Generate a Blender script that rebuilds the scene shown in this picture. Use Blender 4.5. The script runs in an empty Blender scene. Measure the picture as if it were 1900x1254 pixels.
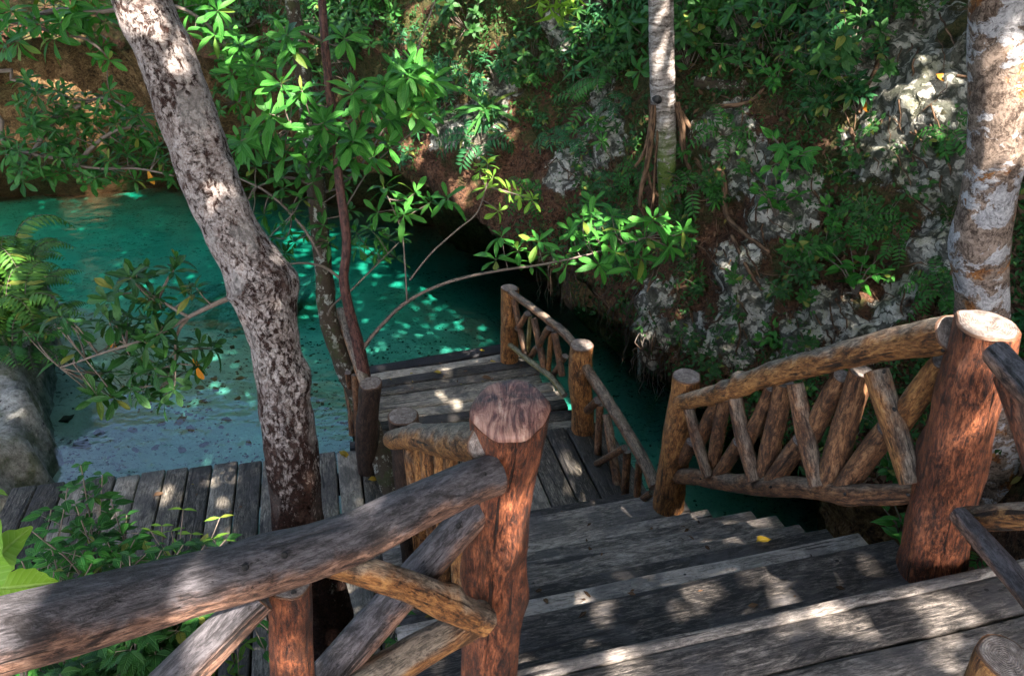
import bpy, math, random
import numpy as np
from mathutils import Vector, Matrix, noise
from mathutils.bvhtree import BVHTree

random.seed(7); RNG = np.random.default_rng(7)
scene = bpy.context.scene
COL = scene.collection
PI = math.pi

# ------------------------------------------------------------------ camera
F_PX, CX, CY, PITCH, EYE = 1400.0, 950.0, 627.0, math.radians(30), 4.2   # water level is z = 0
cp, sp = math.cos(PITCH), math.sin(PITCH)
cam_d = bpy.data.cameras.new('camera'); cam = bpy.data.objects.new('camera', cam_d); COL.objects.link(cam)
cam.location = (0, 0, EYE); cam.rotation_euler = (math.radians(60), 0, 0)
cam_d.sensor_width = 36; cam_d.lens = 36 * F_PX / 1900; cam_d.clip_start = .05; cam_d.clip_end = 500
scene.camera = cam
EYEV = Vector((0, 0, EYE))

def ray(u, v):
    y = (CY - v) / F_PX
    return Vector(((u - CX) / F_PX, cp + y * sp, -sp + y * cp))
def PY(u, v, Y):   # point seen at u,v at forward distance Y
    d = ray(u, v); return EYEV + d * (Y / d.y)
def PT(u, v, t): return EYEV + ray(u, v) * t
def PZ(u, v, z):
    d = ray(u, v); return EYEV + d * ((z - EYE) / d.z)
def PP(u, v, a, b, off=0.0):   # on the vertical plane through plan points a, b; off = metres towards the camera
    n = Vector((-(b[1] - a[1]), b[0] - a[0], 0)).normalized()
    if n.dot(Vector((a[0], a[1], 0))) > 0: n = -n
    p0 = Vector((a[0], a[1], 0)) + n * off
    d = ray(u, v); t = n.dot(p0 - EYEV) / n.dot(d)
    return EYEV + d * t

# ------------------------------------------------------------------ object helpers
def tag(o, label=None, cat=None, group=None, kind=None):
    if label: o['label'] = label
    if cat: o['category'] = cat
    if group: o['group'] = group
    if kind: o['kind'] = kind
    return o
def empty(name, loc, label, cat, group=None):
    o = bpy.data.objects.new(name, None); COL.objects.link(o); o.location = loc
    o.empty_display_size = .1
    return tag(o, label, cat, group)

class MB:
    """collects faces; build() links them as one mesh object"""
    def __init__(s): s.V = []; s.F = []; s.g = []; s.w = []; s.m = []
    def add(s, verts, faces, grain=None, w=None, mi=0):
        o = len(s.V)
        s.V += [tuple(v) for v in verts]
        s.F += [tuple(i + o for i in f) for f in faces]
        s.g += [tuple(x) for x in (grain if grain is not None else verts)]
        s.w += list(w if w is not None else [0.5] * len(verts))
        s.m += [mi] * len(faces)
    def build(s, name, mats, parent=None, smooth=True):
        me = bpy.data.meshes.new(name)
        me.from_pydata(s.V, [], s.F)
        if not isinstance(mats, (list, tuple)): mats = [mats]
        for m in mats: me.materials.append(m)
        me.polygons.foreach_set('use_smooth', [smooth] * len(s.F))
        me.polygons.foreach_set('material_index', s.m)
        a = me.attributes.new('grain', 'FLOAT_VECTOR', 'POINT'); a.data.foreach_set('vector', [c for v in s.g for c in v])
        a = me.attributes.new('wx', 'FLOAT', 'POINT'); a.data.foreach_set('value', s.w)
        me.update()
        o = bpy.data.objects.new(name, me); COL.objects.link(o)
        if parent: setpar(o, parent)
        return o
def setpar(o, parent):
    o.parent = parent
    m = Matrix.Translation(-world_loc(parent))
    o.matrix_parent_inverse = Matrix.Identity(4)
    o.location = o.location - world_loc(parent)
def world_loc(o):
    p = Vector(o.location)
    while o.parent: o = o.parent; p += Vector(o.location)
    return p

def catmull(pts, rad, step):
    P = [Vector(p) for p in pts]
    if len(P) == 2: P = [P[0], P[0].lerp(P[1], .5), P[1]]; rad = [rad[0], (rad[0] + rad[-1]) / 2, rad[-1]]
    Q = [P[0] * 2 - P[1]] + P + [P[-1] * 2 - P[-2]]
    op, orr = [], []
    for i in range(1, len(Q) - 2):
        p0, p1, p2, p3 = Q[i - 1:i + 3]; n = max(1, int((p2 - p1).length / step))
        for k in range(n):
            t = k / n
            op.append(.5 * ((2 * p1) + (p2 - p0) * t + (2 * p0 - 5 * p1 + 4 * p2 - p3) * t * t + (3 * p1 - p0 - 3 * p2 + p3) * t ** 3))
            orr.append(rad[i - 1] * (1 - t) + rad[i] * t)
    op.append(P[-1]); orr.append(rad[-1])
    return op, orr

def tube_rings(pts, rad, ns, step, rough=0, seed=0, knots=(), flute=0.0, nscale=4.0):
    path, rr = catmull(pts, rad, step)
    n = len(path); rings = []; along = 0; prev = None
    so = Vector((seed * 3.17, seed * 1.71, seed * 7.3))
    L = sum((path[i + 1] - path[i]).length for i in range(n - 1))
    for i, p in enumerate(path):
        t = (path[min(i + 1, n - 1)] - path[max(i - 1, 0)]).normalized()
        if prev is None:
            up = Vector((0, 0, 1)) if abs(t.z) < .85 else Vector((0, -1, 0))
            x = t.cross(up).normalized()
        else: x = (prev - t * prev.dot(t)).normalized()
        prev = x; y = x.cross(t)
        if i: along += (p - path[i - 1]).length
        ring, gr, wx = [], [], []
        for k in range(ns):
            th = 2 * PI * k / ns; c, s_ = math.cos(th), math.sin(th)
            d = x * c + y * s_
            r = rr[i]
            if rough:
                q = Vector((c * .25, s_ * .25, along * 1.3)) * nscale + so
                r *= 1 + rough * (noise.fractal(q, 1.0, 2.0, 3) ) + rough * .5 * noise.noise(Vector((c, s_, along * 9)) + so)
            if flute: r *= 1 + flute * noise.noise(Vector((c * 1.8, s_ * 1.8, along * .8)) + so)
            for (kt, kth, kh, kw) in knots:
                da = (along / L - kt) * L; dth = math.atan2(math.sin(th - kth), math.cos(th - kth)) * rr[i]
                r += kh * math.exp(-(da * da + dth * dth) / (kw * kw))
            v = p + d * r
            ring.append(v); gr.append((c * rr[i] + so.x, s_ * rr[i] + so.y, along)); wx.append(d.z * .5 + .5)
        rings.append((ring, gr, wx))
    return path, rings

def add_tube(mb, pts, rad, ns=6, step=.06, mi=0, seed=0, rough=0, tip=True):
    path, rings = tube_rings(pts, rad, ns, step, rough, seed)
    V, G, W, Fs = [], [], [], []
    for r, g, w in rings: V += r; G += g; W += w
    for i in range(len(rings) - 1):
        for k in range(ns):
            k2 = (k + 1) % ns
            Fs.append((i * ns + k, i * ns + k2, (i + 1) * ns + k2, (i + 1) * ns + k))
    if tip:
        Fs.append(tuple(range(ns - 1, -1, -1))); o = (len(rings) - 1) * ns; Fs.append(tuple(range(o, o + ns)))
    mb.add(V, Fs, G, W, mi)

_logseed = [0]
def log(name, pts, rad, mat, parent, caps=('s', 'e'), capmat=None, ns=20, step=.03, rough=.07, knots=(), flute=.06,
        cut=None, sub=False, label=None, nscale=4.0, dome=.09):
    """a round timber; cut = (point, normal) slices the far end; sub -> cut faces as a child part"""
    _logseed[0] += 1; seed = _logseed[0]
    path, rings = tube_rings(pts, rad, ns, step, rough, seed, knots, flute, nscale)
    if cut:
        c, nn = Vector(cut[0]), Vector(cut[1]).normalized(); ax = (path[-1] - path[-4]).normalized()
        for r, g, w in rings:
            for k in range(ns):
                s_ = nn.dot(r[k] - c)
                if s_ > 0: r[k] = r[k] - ax * (s_ / nn.dot(ax))
    mb = MB(); V, G, W, Fs = [], [], [], []
    for r, g, w in rings: V += r; G += g; W += w
    for i in range(len(rings) - 1):
        for k in range(ns):
            k2 = (k + 1) % ns
            Fs.append((i * ns + k, (i + 1) * ns + k, (i + 1) * ns + k2, i * ns + k2))
    mb.add(V, Fs, G, W)
    cb = MB() if sub else mb
    for e, (idx, pidx) in (('s', (0, 1)), ('e', (-1, -2))):
        if e not in caps: continue
        ring = rings[idx][0]; ce = sum(ring, Vector()) / ns
        ax = (path[idx] - path[pidx]).normalized()
        if cut and e == 'e': ax = Vector(cut[1]).normalized()
        bev = rad[idx] * dome; ROWS = [(1, 0), (.985, .35), (.94, .72), (.82, .93), (.5, 1.0)]
        VV, GG, FF = [], [], []
        for f, h_ in ROWS:
            VV += [ce + (p - ce) * f + ax * bev * h_ for p in ring]; GG += [(math.cos(2 * PI * k / ns) * f, math.sin(2 * PI * k / ns) * f, seed) for k in range(ns)]
        VV.append(ce + ax * bev); GG.append((0, 0, seed)); nr_ = len(ROWS)
        for b in range(nr_ - 1):
            for k in range(ns):
                k2 = (k + 1) % ns
                q = (b * ns + k, (b + 1) * ns + k, (b + 1) * ns + k2, b * ns + k2)
                FF.append(q if e == 'e' else q[::-1])
        for k in range(ns):
            q = ((nr_ - 1) * ns + k, nr_ * ns, (nr_ - 1) * ns + (k + 1) % ns); FF.append(q if e == 'e' else q[::-1])
        cb.add(VV, FF, GG, [.5] * len(VV), 0 if sub else 1)
    o = mb.build(name, [mat, capmat or M['cut']], parent)
    if sub and cb.F:
        c = cb.build('cut_end', capmat or M['cut'], None); setpar(c, o)
    if label: o['label'] = label
    return o

# ------------------------------------------------------------------ materials
M = {}
class NT:
    def __init__(s, name):
        s.m = bpy.data.materials.new(name); s.m.use_nodes = True; s.t = s.m.node_tree; s.t.nodes.clear()
        s.out = s.t.nodes.new('ShaderNodeOutputMaterial'); M[name] = s.m
    def n(s, ty, **kw):
        nd = s.t.nodes.new('ShaderNode' + ty)
        for k, v in kw.items(): setattr(nd, k, v)
        return nd
    def put(s, sock, val):
        if hasattr(val, 'is_linked') or isinstance(val, bpy.types.NodeSocket): s.t.links.new(val, sock)
        else:
            if isinstance(val, (tuple, list)) and len(val) == 3 and sock.type == 'RGBA': val = (*val, 1)
            sock.default_value = val
    def attr(s, name, out='Vector'): return s.n('Attribute', attribute_name=name).outputs[out]
    def obj(s): return s.n('TexCoord').outputs['Object']
    def rand(s): return s.n('ObjectInfo').outputs['Random']
    def noise(s, vec, scale, detail=5, rough=.6, dist=0, out='Fac'):
        nd = s.n('TexNoise'); s.put(nd.inputs['Vector'], vec); s.put(nd.inputs['Scale'], scale)
        nd.inputs['Detail'].default_value = detail; nd.inputs['Roughness'].default_value = rough; nd.inputs['Distortion'].default_value = dist
        return nd.outputs[out]
    def vor(s, vec, scale, feature='F1', out='Distance', rnd=1):
        nd = s.n('TexVoronoi', feature=feature); s.put(nd.inputs['Vector'], vec); nd.inputs['Scale'].default_value = scale
        nd.inputs['Randomness'].default_value = rnd
        return nd.outputs[out]
    def scale(s, vec, sc):
        nd = s.n('VectorMath', operation='MULTIPLY'); s.put(nd.inputs[0], vec); nd.inputs[1].default_value = sc; return nd.outputs[0]
    def vadd(s, a, b):
        nd = s.n('VectorMath', operation='ADD'); s.put(nd.inputs[0], a); s.put(nd.inputs[1], b); return nd.outputs[0]
    def math(s, op, a, b=0.0, c=0.0, clamp=False):
        nd = s.n('Math', operation=op, use_clamp=clamp); s.put(nd.inputs[0], a); s.put(nd.inputs[1], b); s.put(nd.inputs[2], c); return nd.outputs[0]
    def step(s, x, lo, hi):
        nd = s.n('MapRange', interpolation_type='SMOOTHSTEP'); s.put(nd.inputs[0], x); nd.inputs[1].default_value = lo; nd.inputs[2].default_value = hi
        return nd.outputs[0]
    def ramp(s, x, stops):
        nd = s.n('ValToRGB'); s.put(nd.inputs[0], x); cr = nd.color_ramp
        while len(cr.elements) < len(stops): cr.elements.new(.5)
        for e, (p, c) in zip(cr.elements, stops): e.position = p; e.color = (*c, 1)
        return nd.outputs[0]
    def mix(s, f, a, b, mode='MIX'):
        nd = s.n('Mix', data_type='RGBA', blend_type=mode); s.put(nd.inputs[0], f); s.put(nd.inputs[6], a); s.put(nd.inputs[7], b); return nd.outputs[2]
    def sep(s, v):
        nd = s.n('SeparateXYZ'); s.put(nd.inputs[0], v); return nd.outputs
    def bump(s, h, dist, strength=1.0):
        nd = s.n('Bump'); nd.inputs['Strength'].default_value = strength; nd.inputs['Distance'].default_value = dist; s.put(nd.inputs['Height'], h); return nd.outputs[0]
    def pbr(s, col, rough=.7, nor=None, spec=.35, finish=True):
        nd = s.n('BsdfPrincipled'); s.put(nd.inputs['Base Color'], col); s.put(nd.inputs['Roughness'], rough)
        nd.inputs['Specular IOR Level'].default_value = spec
        if nor is not None: s.put(nd.inputs['Normal'], nor)
        if finish: s.t.links.new(nd.outputs[0], s.out.inputs[0])
        return nd.outputs[0]

def log_mat(name, dark, mid, light, grey, greyamt, spec=.4, rough=.55):
    t = NT(name); g = t.attr('grain'); r = t.rand()
    off = t.n('CombineXYZ'); t.put(off.inputs[2], t.math('MULTIPLY', r, 37.0))
    g = t.vadd(g, off.outputs[0])
    st = t.noise(t.scale(g, (1, 1, .17)), 125, 8, .80, .8)
    st2 = t.noise(t.scale(g, (1, 1, .36)), 30, 9, .78, 1.0)
    pat = t.noise(g, 6.5, 5, .6, .3)
    fine = t.noise(g, 190, 4, .7)
    col = t.ramp(t.math('ADD', t.math('MULTIPLY', st, .5), t.math('MULTIPLY', st2, .5)), [(.42, dark), (.49, mid), (.585, light)])
    wx = t.attr('wx', 'Fac')
    gm = t.step(t.math('ADD', t.math('ADD', wx, t.math('MULTIPLY', pat, .9)), t.math('MULTIPLY', st2, .5)), 1.32 - greyamt, 1.62 - greyamt)
    gcol = t.mix(t.step(t.math('ADD', t.math('MULTIPLY', st, .6), t.math('MULTIPLY', st2, .4)), .41, .60), tuple(c * .22 for c in grey), tuple(c * 1.35 for c in grey))
    col = t.mix(gm, col, gcol)
    pits = t.step(t.noise(t.scale(g, (1, 1, .5)), 75, 4, .75), .60, .70)
    col = t.mix(t.math('MULTIPLY', pits, .8), col, tuple(c * .3 for c in dark))
    blot = t.step(t.noise(t.scale(g, (1, 1, .5)), 13, 8, .80, .5), .49, .61)
    col = t.mix(t.math('MULTIPLY', blot, .72), col, tuple(c * .7 for c in dark))
    ck = t.math('MULTIPLY', t.step(t.noise(t.scale(g, (1, 1, .045)), 38, 3, .55, .35), .635, .665), t.step(pat, .38, .5))
    col = t.mix(t.math('MULTIPLY', ck, .9), col, (.008, .006, .005))
    h = t.math('ADD', t.math('ADD', t.math('MULTIPLY', st, .7), t.math('MULTIPLY', fine, .35)), t.math('MULTIPLY', st2, .8))
    h = t.math('SUBTRACT', t.math('SUBTRACT', h, t.math('MULTIPLY', ck, .8)), t.math('MULTIPLY', pits, .3))
    t.pbr(col, t.math('ADD', rough - .12, t.math('MULTIPLY', st, .3)), t.bump(h, .010, 1.0), spec)

log_mat('log_red', (.014, .006, .004), (.13, .036, .014), (.40, .135, .055), (.13, .075, .05), -.10, .5, .45)
log_mat('log_honey', (.026, .011, .005), (.27, .105, .030), (.62, .315, .105), (.34, .275, .21), .08, .45, .5)
log_mat('log_brown', (.014, .007, .004), (.135, .056, .024), (.43, .22, .10), (.27, .205, .15), .04, .45, .5)
log_mat('log_slate', (.011, .007, .006), (.16, .080, .052), (.50, .29, .195), (.125, .115, .125), .17, .45, .5)
log_mat('log_dark', (.008, .005, .003), (.042, .023, .015), (.12, .073, .048), (.09, .08, .07), .05)
log_mat('log_yellow', (.05, .035, .012), (.22, .16, .05), (.42, .34, .13), (.3, .28, .18), .1)

t = NT('cut'); g = t.attr('grain')
ln = t.n('VectorMath', operation='LENGTH'); t.put(ln.inputs[0], t.scale(g, (1, 1, 0)))
gn = t.vadd(g, t.scale(t.noise(g, 2.5, 3, out='Color'), (.25, .25, 0)))
ln2 = t.n('VectorMath', operation='LENGTH'); t.put(ln2.inputs[0], t.scale(gn, (1, 1, 0)))
rings = t.math('SINE', t.math('MULTIPLY', ln2.outputs['Value'], 75.0))
sx = t.sep(g); ang = t.math('ARCTAN2', sx[1], sx[0])
cv = t.n('CombineXYZ'); t.put(cv.inputs[0], ang); t.put(cv.inputs[1], t.math('MULTIPLY', ln.outputs['Value'], .25)); t.put(cv.inputs[2], sx[2])
cr = t.noise(cv.outputs[0], 5.5, 5, .75)
ck = t.math('MULTIPLY', t.step(cr, .60, .66), t.step(ln.outputs['Value'], .95, .2))
base = t.ramp(t.noise(g, 3.2, 6, .65, .4), [(.3, (.07, .055, .05)), (.5, (.22, .18, .155)), (.7, (.42, .37, .33))])
col = t.mix(t.math('MULTIPLY', t.step(rings, -.2, .9), .28), base, (.06, .045, .04))
col = t.mix(t.math('MULTIPLY', t.step(t.noise(gn, 9, 4, .7), .5, .68), .6), col, (.05, .038, .035))
col = t.mix(t.step(ln.outputs['Value'], .86, .97), col, (.11, .055, .03))
col = t.mix(ck, col, (.01, .008, .007))
t.pbr(col, .6, t.bump(t.math('SUBTRACT', t.math('MULTIPLY', rings, .2), ck), .004, .8), .35)

t = NT('cut_polished'); g = t.attr('grain')       # the near post's worn, saw-stained end
sc = t.scale(g, (1, .35, 1))
base = t.ramp(t.noise(sc, 2.4, 7, .68, .9), [(.36, (.020, .012, .014)), (.47, (.12, .045, .035)), (.56, (.32, .17, .125)), (.70, (.54, .38, .29))])
sx = t.sep(g)
band = t.math('MULTIPLY', t.step(t.math('ABSOLUTE', t.math('ADD', sx[1], t.math('MULTIPLY', t.noise(g, 1.6, 3), .5))), .42, .0), t.step(t.noise(g, 3.1, 5, .7), .36, .56))
col = t.mix(band, base, (.020, .012, .014))
fib = t.noise(t.scale(g, (1, .08, 1)), 26, 5, .7)
col = t.mix(t.math('MULTIPLY', t.step(fib, .5, .72), .5), col, (.45, .31, .23))
col = t.mix(t.math('MULTIPLY', t.step(t.noise(g, 7, 5, .7), .6, .68), .75), col, (.018, .012, .014))
t.pbr(col, t.math('ADD', .3, t.math('MULTIPLY', fib, .3)), t.bump(t.math('ADD', fib, t.noise(g, 5, 4)), .006, .6), .5)

def plank_mat(name, dark, mid, light, stain, spec=.3):
    t = NT(name); g = t.attr('grain'); r = t.attr('wx', 'Fac')       # grain = (across, along, plank seed)
    st = t.noise(t.scale(g, (1, .12, 1)), 120, 9, .82, .9)
    st2 = t.noise(t.scale(g, (1, .22, 1)), 26, 9, .78, 1.6)
    big = t.noise(t.scale(g, (1, .7, 1)), 4.2, 6, .65, .5)
    v = t.math('ADD', t.math('ADD', t.math('MULTIPLY', st, .48), t.math('MULTIPLY', st2, .42)), t.math('MULTIPLY', t.math('SUBTRACT', r, .5), .16))
    v = t.math('ADD', v, .05)
    col = t.ramp(v, [(.43, dark), (.50, mid), (.60, light)])
    col = t.mix(t.math('MULTIPLY', t.step(big, .47, .60), .66), col, t.mix(st, tuple(c * .15 for c in stain), tuple(c * 2.2 for c in stain)))
    kn = t.vor(t.scale(g, (1, .45, 1)), 5.2, 'F1')
    km = t.math('MULTIPLY', t.step(kn, .12, .05), t.step(t.noise(g, 3.0, 2), .42, .55))
    col = t.mix(t.math('MULTIPLY', km, .85), col, (.014, .011, .010))
    ck = t.step(t.noise(t.scale(g, (1, .045, 1)), 34, 3, .5, .5), .63, .67)
    col = t.mix(t.math('MULTIPLY', ck, .85), col, (.012, .011, .012))
    nl = t.vor(t.scale(g, (1, .8, 1)), 9.0, 'F1'); nm = t.math('MULTIPLY', t.step(nl, .075, .05), t.step(t.noise(g, 4.0, 2), .46, .52)); col = t.mix(nm, col, (.008, .007, .007))
    dirt = t.step(t.noise(g, 48, 6, .85), .54, .66)
    col = t.mix(t.math('MULTIPLY', dirt, .55), col, tuple(c * .5 for c in dark))
    h = t.math('SUBTRACT', t.math('ADD', t.math('MULTIPLY', st, 1.0), t.math('MULTIPLY', st2, .7)), t.math('ADD', t.math('MULTIPLY', ck, .8), t.math('MULTIPLY', km, .4)))
    t.pbr(col, t.math('ADD', .42, t.math('MULTIPLY', st, .35)), t.bump(h, .007, 1.0), spec)
plank_mat('plank', (.014, .012, .011), (.145, .126, .110), (.52, .46, .405), (.078, .074, .076), .45)
plank_mat('plank_deck', (.016, .014, .011), (.130, .115, .092), (.42, .375, .305), (.044, .041, .040), .35)
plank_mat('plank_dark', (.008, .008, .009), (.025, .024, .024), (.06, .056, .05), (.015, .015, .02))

def bark_mat(name, fn, bumpd=.012, rough=.85, spec=.2):
    t = NT(name); g = t.attr('grain'); col, h = fn(t, g)
    t.pbr(col, rough, t.bump(h, bumpd, 1.0), spec)
def bark_lean(t, g):
    w = t.vadd(g, t.scale(t.noise(g, 16, 5, out='Color'), (.06, .06, .05)))
    z = t.sep(g)[2]
    pat = t.noise(t.scale(g, (1, 1, .45)), 9, 7, .74, .7)
    f1 = t.noise(t.scale(w, (1, 1, .55)), 52, 8, .82, .8)
    f2 = t.noise(w, 75, 6, .78)
    plate = t.vor(t.scale(w, (1, 1, .6)), 42, 'F1')
    hi = t.step(t.math('ADD', z, t.math('MULTIPLY', pat, .8)), 2.0, 3.1)
    light = t.mix(t.step(f2, .36, .64), (.24, .175, .15), (.66, .60, .57))
    darkc = t.mix(t.step(f2, .36, .64), (.010, .006, .005), (.080, .036, .026))
    v = t.math('ADD', t.math('ADD', t.math('MULTIPLY', pat, .60), t.math('MULTIPLY', f1, 1.10)), t.math('MULTIPLY', t.math('SUBTRACT', hi, .45), .26))
    v = t.math('SUBTRACT', v, t.math('MULTIPLY', plate, .28))
    m = t.step(v, .745, .845)
    col = t.mix(m, darkc, light)
    mid = t.math('MULTIPLY', t.step(t.noise(g, 9, 6, .75), .50, .60), .4)
    col = t.mix(mid, col, t.mix(f2, (.05, .03, .026), (.34, .23, .19)))
    gl = t.math('MULTIPLY', t.step(t.noise(t.scale(g, (1, 1, .6)), 5.5, 4, .6), .56, .64), hi)
    col = t.mix(t.math('MULTIPLY', gl, .6), col, t.mix(f2, (.33, .30, .28), (.58, .54, .51)))
    h = t.math('ADD', t.math('ADD', t.math('MULTIPLY', m, .5), t.math('MULTIPLY', f1, 1.2)), t.math('MULTIPLY', f2, .6))
    return col, h
bark_mat('bark_lean', bark_lean, .018)
def bark_pale(t, g):
    w = t.vadd(g, t.scale(t.noise(g, 9, 4, out='Color'), (.1, .1, .06)))
    band = t.noise(t.scale(w, (.22, .22, 1)), 30, 6, .7, .4)
    fine = t.noise(w, 60, 5, .7)
    z = t.sep(g)[2]
    col = t.ramp(t.math('ADD', t.math('MULTIPLY', band, .8), t.math('MULTIPLY', fine, .25)), [(.40, (.035, .028, .024)), (.52, (.22, .19, .17)), (.68, (.55, .53, .51))])
    moss = t.math('MULTIPLY', t.step(t.math('ADD', z, t.math('MULTIPLY', t.noise(g, 6, 4), .9)), 1.75, 1.0), t.step(t.noise(g, 12, 4, .7), .36, .5))
    col = t.mix(moss, col, t.mix(fine, (.035, .06, .012), (.16, .24, .04)))
    return col, t.math('ADD', band, t.math('MULTIPLY', fine, .4))
bark_mat('bark_pale', bark_pale, .014)
def bark_patch(t, g):
    w = t.vadd(g, t.scale(t.noise(g, 7, 5, out='Color'), (.18, .18, .16)))
    pat = t.noise(t.scale(w, (.7, .7, 1)), 6.5, 5, .65)
    pat2 = t.noise(t.vadd(w, (3.3, 8.1, 1.7)), 6, 5, .65)
    fine = t.noise(t.scale(w, (1, 1, .6)), 75, 6, .75)
    hor = t.noise(t.scale(w, (.25, .25, 1)), 22, 5, .7)
    f3 = t.math('ADD', t.math('MULTIPLY', fine, .6), t.math('MULTIPLY', hor, .4))
    fm = t.step(f3, .40, .60)
    col = t.mix(fm, (.06, .040, .030), (.34, .26, .205))
    col = t.mix(t.step(pat2, .55, .62), col, t.mix(fm, (.10, .036, .012), (.40, .18, .06)))
    col = t.mix(t.step(t.math('ADD', pat, t.math('MULTIPLY', hor, .35)), .70, .73), col, t.mix(fm, (.20, .195, .20), (.54, .53, .54)))
    ck = t.step(t.math('ADD', hor, t.math('MULTIPLY', fine, .3)), .46, .42)
    col = t.mix(t.math('MULTIPLY', ck, .8), col, (.025, .016, .012))
    dk = t.step(t.noise(t.scale(w, (1, 1, .8)), 26, 6, .78), .57, .66)
    col = t.mix(t.math('MULTIPLY', dk, .75), col, (.025, .017, .012))
    return col, t.math('SUBTRACT', t.math('ADD', hor, t.math('MULTIPLY', fine, .8)), t.math('MULTIPLY', dk, .3))
bark_mat('bark_patch', bark_patch, .012)
def bark_sap(t, g):
    st = t.noise(t.scale(g, (1, 1, .3)), 60, 5, .7); sp_ = t.step(t.noise(g, 90, 3), .64, .7)
    col = t.mix(t.step(st, .38, .62), (.020, .009, .008), (.125, .055, .042)); col = t.mix(t.math('MULTIPLY', sp_, .7), col, (.32, .25, .2))
    return col, st
bark_mat('bark_sap', bark_sap, .004, .65, .3)
def bark_twig(t, g):
    st = t.noise(t.scale(g, (1, 1, .3)), 70, 5, .7)
    return t.mix(st, (.05, .04, .033), (.24, .19, .15)), st
bark_mat('bark_twig', bark_twig, .003, .7, .3)
def bark_lichen(t, g):
    w = t.vadd(g, t.scale(t.noise(g, 14, 4, out='Color'), (.06, .06, .06)))
    f2 = t.noise(w, 55, 5, .75); p = t.noise(w, 15, 6, .72)
    col = t.mix(f2, (.018, .014, .009), (.10, .075, .05))
    col = t.mix(t.step(p, .54, .60), col, t.mix(f2, (.16, .17, .13), (.50, .50, .44)))
    col = t.mix(t.math('MULTIPLY', t.step(t.noise(g, 8, 4), .52, .62), .55), col, (.05, .065, .02))
    return col, t.math('ADD', f2, p)
bark_mat('bark_lichen', bark_lichen, .012)
def bark_root(t, g):
    st = t.noise(t.scale(g, (1, 1, .2)), 40, 5, .7)
    return t.mix(t.step(st, .36, .62), (.028, .016, .009), (.19, .115, .068)), st
bark_mat('root', bark_root, .006)

def leaf_mat(name, c1, c2, vein=(.12, .2, .05), trans=.3, rough=.5, spec=.28, holes=0):
    t = NT(name); a = t.sep(t.attr('leaf')); ac, al, rn = a[0], a[1], a[2]
    base = t.mix(rn, c1, c2)
    base = t.mix(t.math('MULTIPLY', t.step(rn, .945, .985), .75), base, (.24, .22, .035)); base = t.mix(t.math('MULTIPLY', t.step(rn, .06, .02), .6), base, tuple(x * .45 for x in c1))
    nz = t.noise(t.obj(), 9, 3); base = t.mix(t.math('MULTIPLY', nz, .35), base, tuple(x * .55 for x in c1))
    aa = t.math('ABSOLUTE', ac)
    mid = t.step(aa, .13, .03)
    sv = t.math('SINE', t.math('MULTIPLY', t.math('SUBTRACT', al, t.math('MULTIPLY', aa, .16)), 62.0))
    svm = t.math('MULTIPLY', t.step(sv, .78, 1.0), .30)
    vm = t.math('MAXIMUM', t.math('MULTIPLY', mid, .65), svm)
    col = t.mix(vm, base, vein)
    spot = t.step(t.noise(t.obj(), 60, 3, .7), .66, .72)
    col = t.mix(t.math('MULTIPLY', spot, .4), col, (.07, .06, .02))
    nor = t.bump(t.math('SUBTRACT', t.math('MULTIPLY', sv, .12), t.math('MULTIPLY', mid, 1.0)), .004, .6)
    p = t.pbr(col, rough, nor, spec, finish=False)
    tr = t.n('BsdfTranslucent'); t.put(tr.inputs[0], t.mix(1.0, col, (1.0, 1.0, .35), 'MULTIPLY')); t.put(tr.inputs['Normal'], nor)
    mx = t.n('MixShader'); mx.inputs[0].default_value = trans
    t.t.links.new(p, mx.inputs[1]); t.t.links.new(tr.outputs[0], mx.inputs[2]); t.t.links.new(mx.outputs[0], t.out.inputs[0])
leaf_mat('leaf_bright', (.022, .15, .020), (.075, .29, .035), (.14, .33, .08), .36)
leaf_mat('leaf_mid', (.018, .108, .018), (.052, .205, .030), (.10, .24, .06), .32)
leaf_mat('leaf_dark', (.014, .070, .014), (.036, .138, .022), (.07, .17, .045), .25)
leaf_mat('leaf_blue', (.014, .095, .032), (.040, .18, .058), (.09, .24, .10), .28)
leaf_mat('leaf_lime', (.12, .30, .025), (.26, .46, .045), (.35, .5, .15), .4)
leaf_mat('leaf_fern', (.035, .14, .016), (.10, .25, .03), (.16, .28, .06), .34)
leaf_mat('leaf_yellow', (.42, .28, .02), (.62, .42, .05), (.6, .45, .15), .25)
leaf_mat('leaf_orange', (.50, .17, .012), (.60, .26, .02), (.5, .3, .08), .25)
leaf_mat('leaf_dead', (.045, .024, .014), (.20, .115, .065), (.22, .15, .09), .08, .8, .15)

# cliff: soil, limestone (attr rock), brown undersides (attr over)
t = NT('cliff'); co = t.obj(); rk = t.attr('rock', 'Fac'); ov = t.attr('over', 'Fac'); ms = t.attr('moss', 'Fac')
w = t.vadd(co, t.scale(t.noise(co, 3.5, 5, out='Color'), (.22, .22, .22)))
f2 = t.noise(w, 26, 8, .74); pit = t.vor(w, 13, 'F1'); pit2 = t.vor(w, 34, 'F1'); ed = t.vor(w, 7.5, 'DISTANCE_TO_EDGE'); ed2 = t.vor(w, 19, 'DISTANCE_TO_EDGE')
nz = t.noise(w, 5.5, 7, .72)
lime = t.ramp(t.math('ADD', t.math('MULTIPLY', f2, .75), t.math('MULTIPLY', nz, .30)), [(.34, (.10, .10, .085)), (.44, (.36, .355, .30)), (.55, (.66, .64, .56)), (.70, (.84, .82, .75))])
lime = t.mix(t.math('MULTIPLY', t.step(t.noise(w, 4, 4), .50, .62), .45), lime, (.34, .33, .16))
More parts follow.
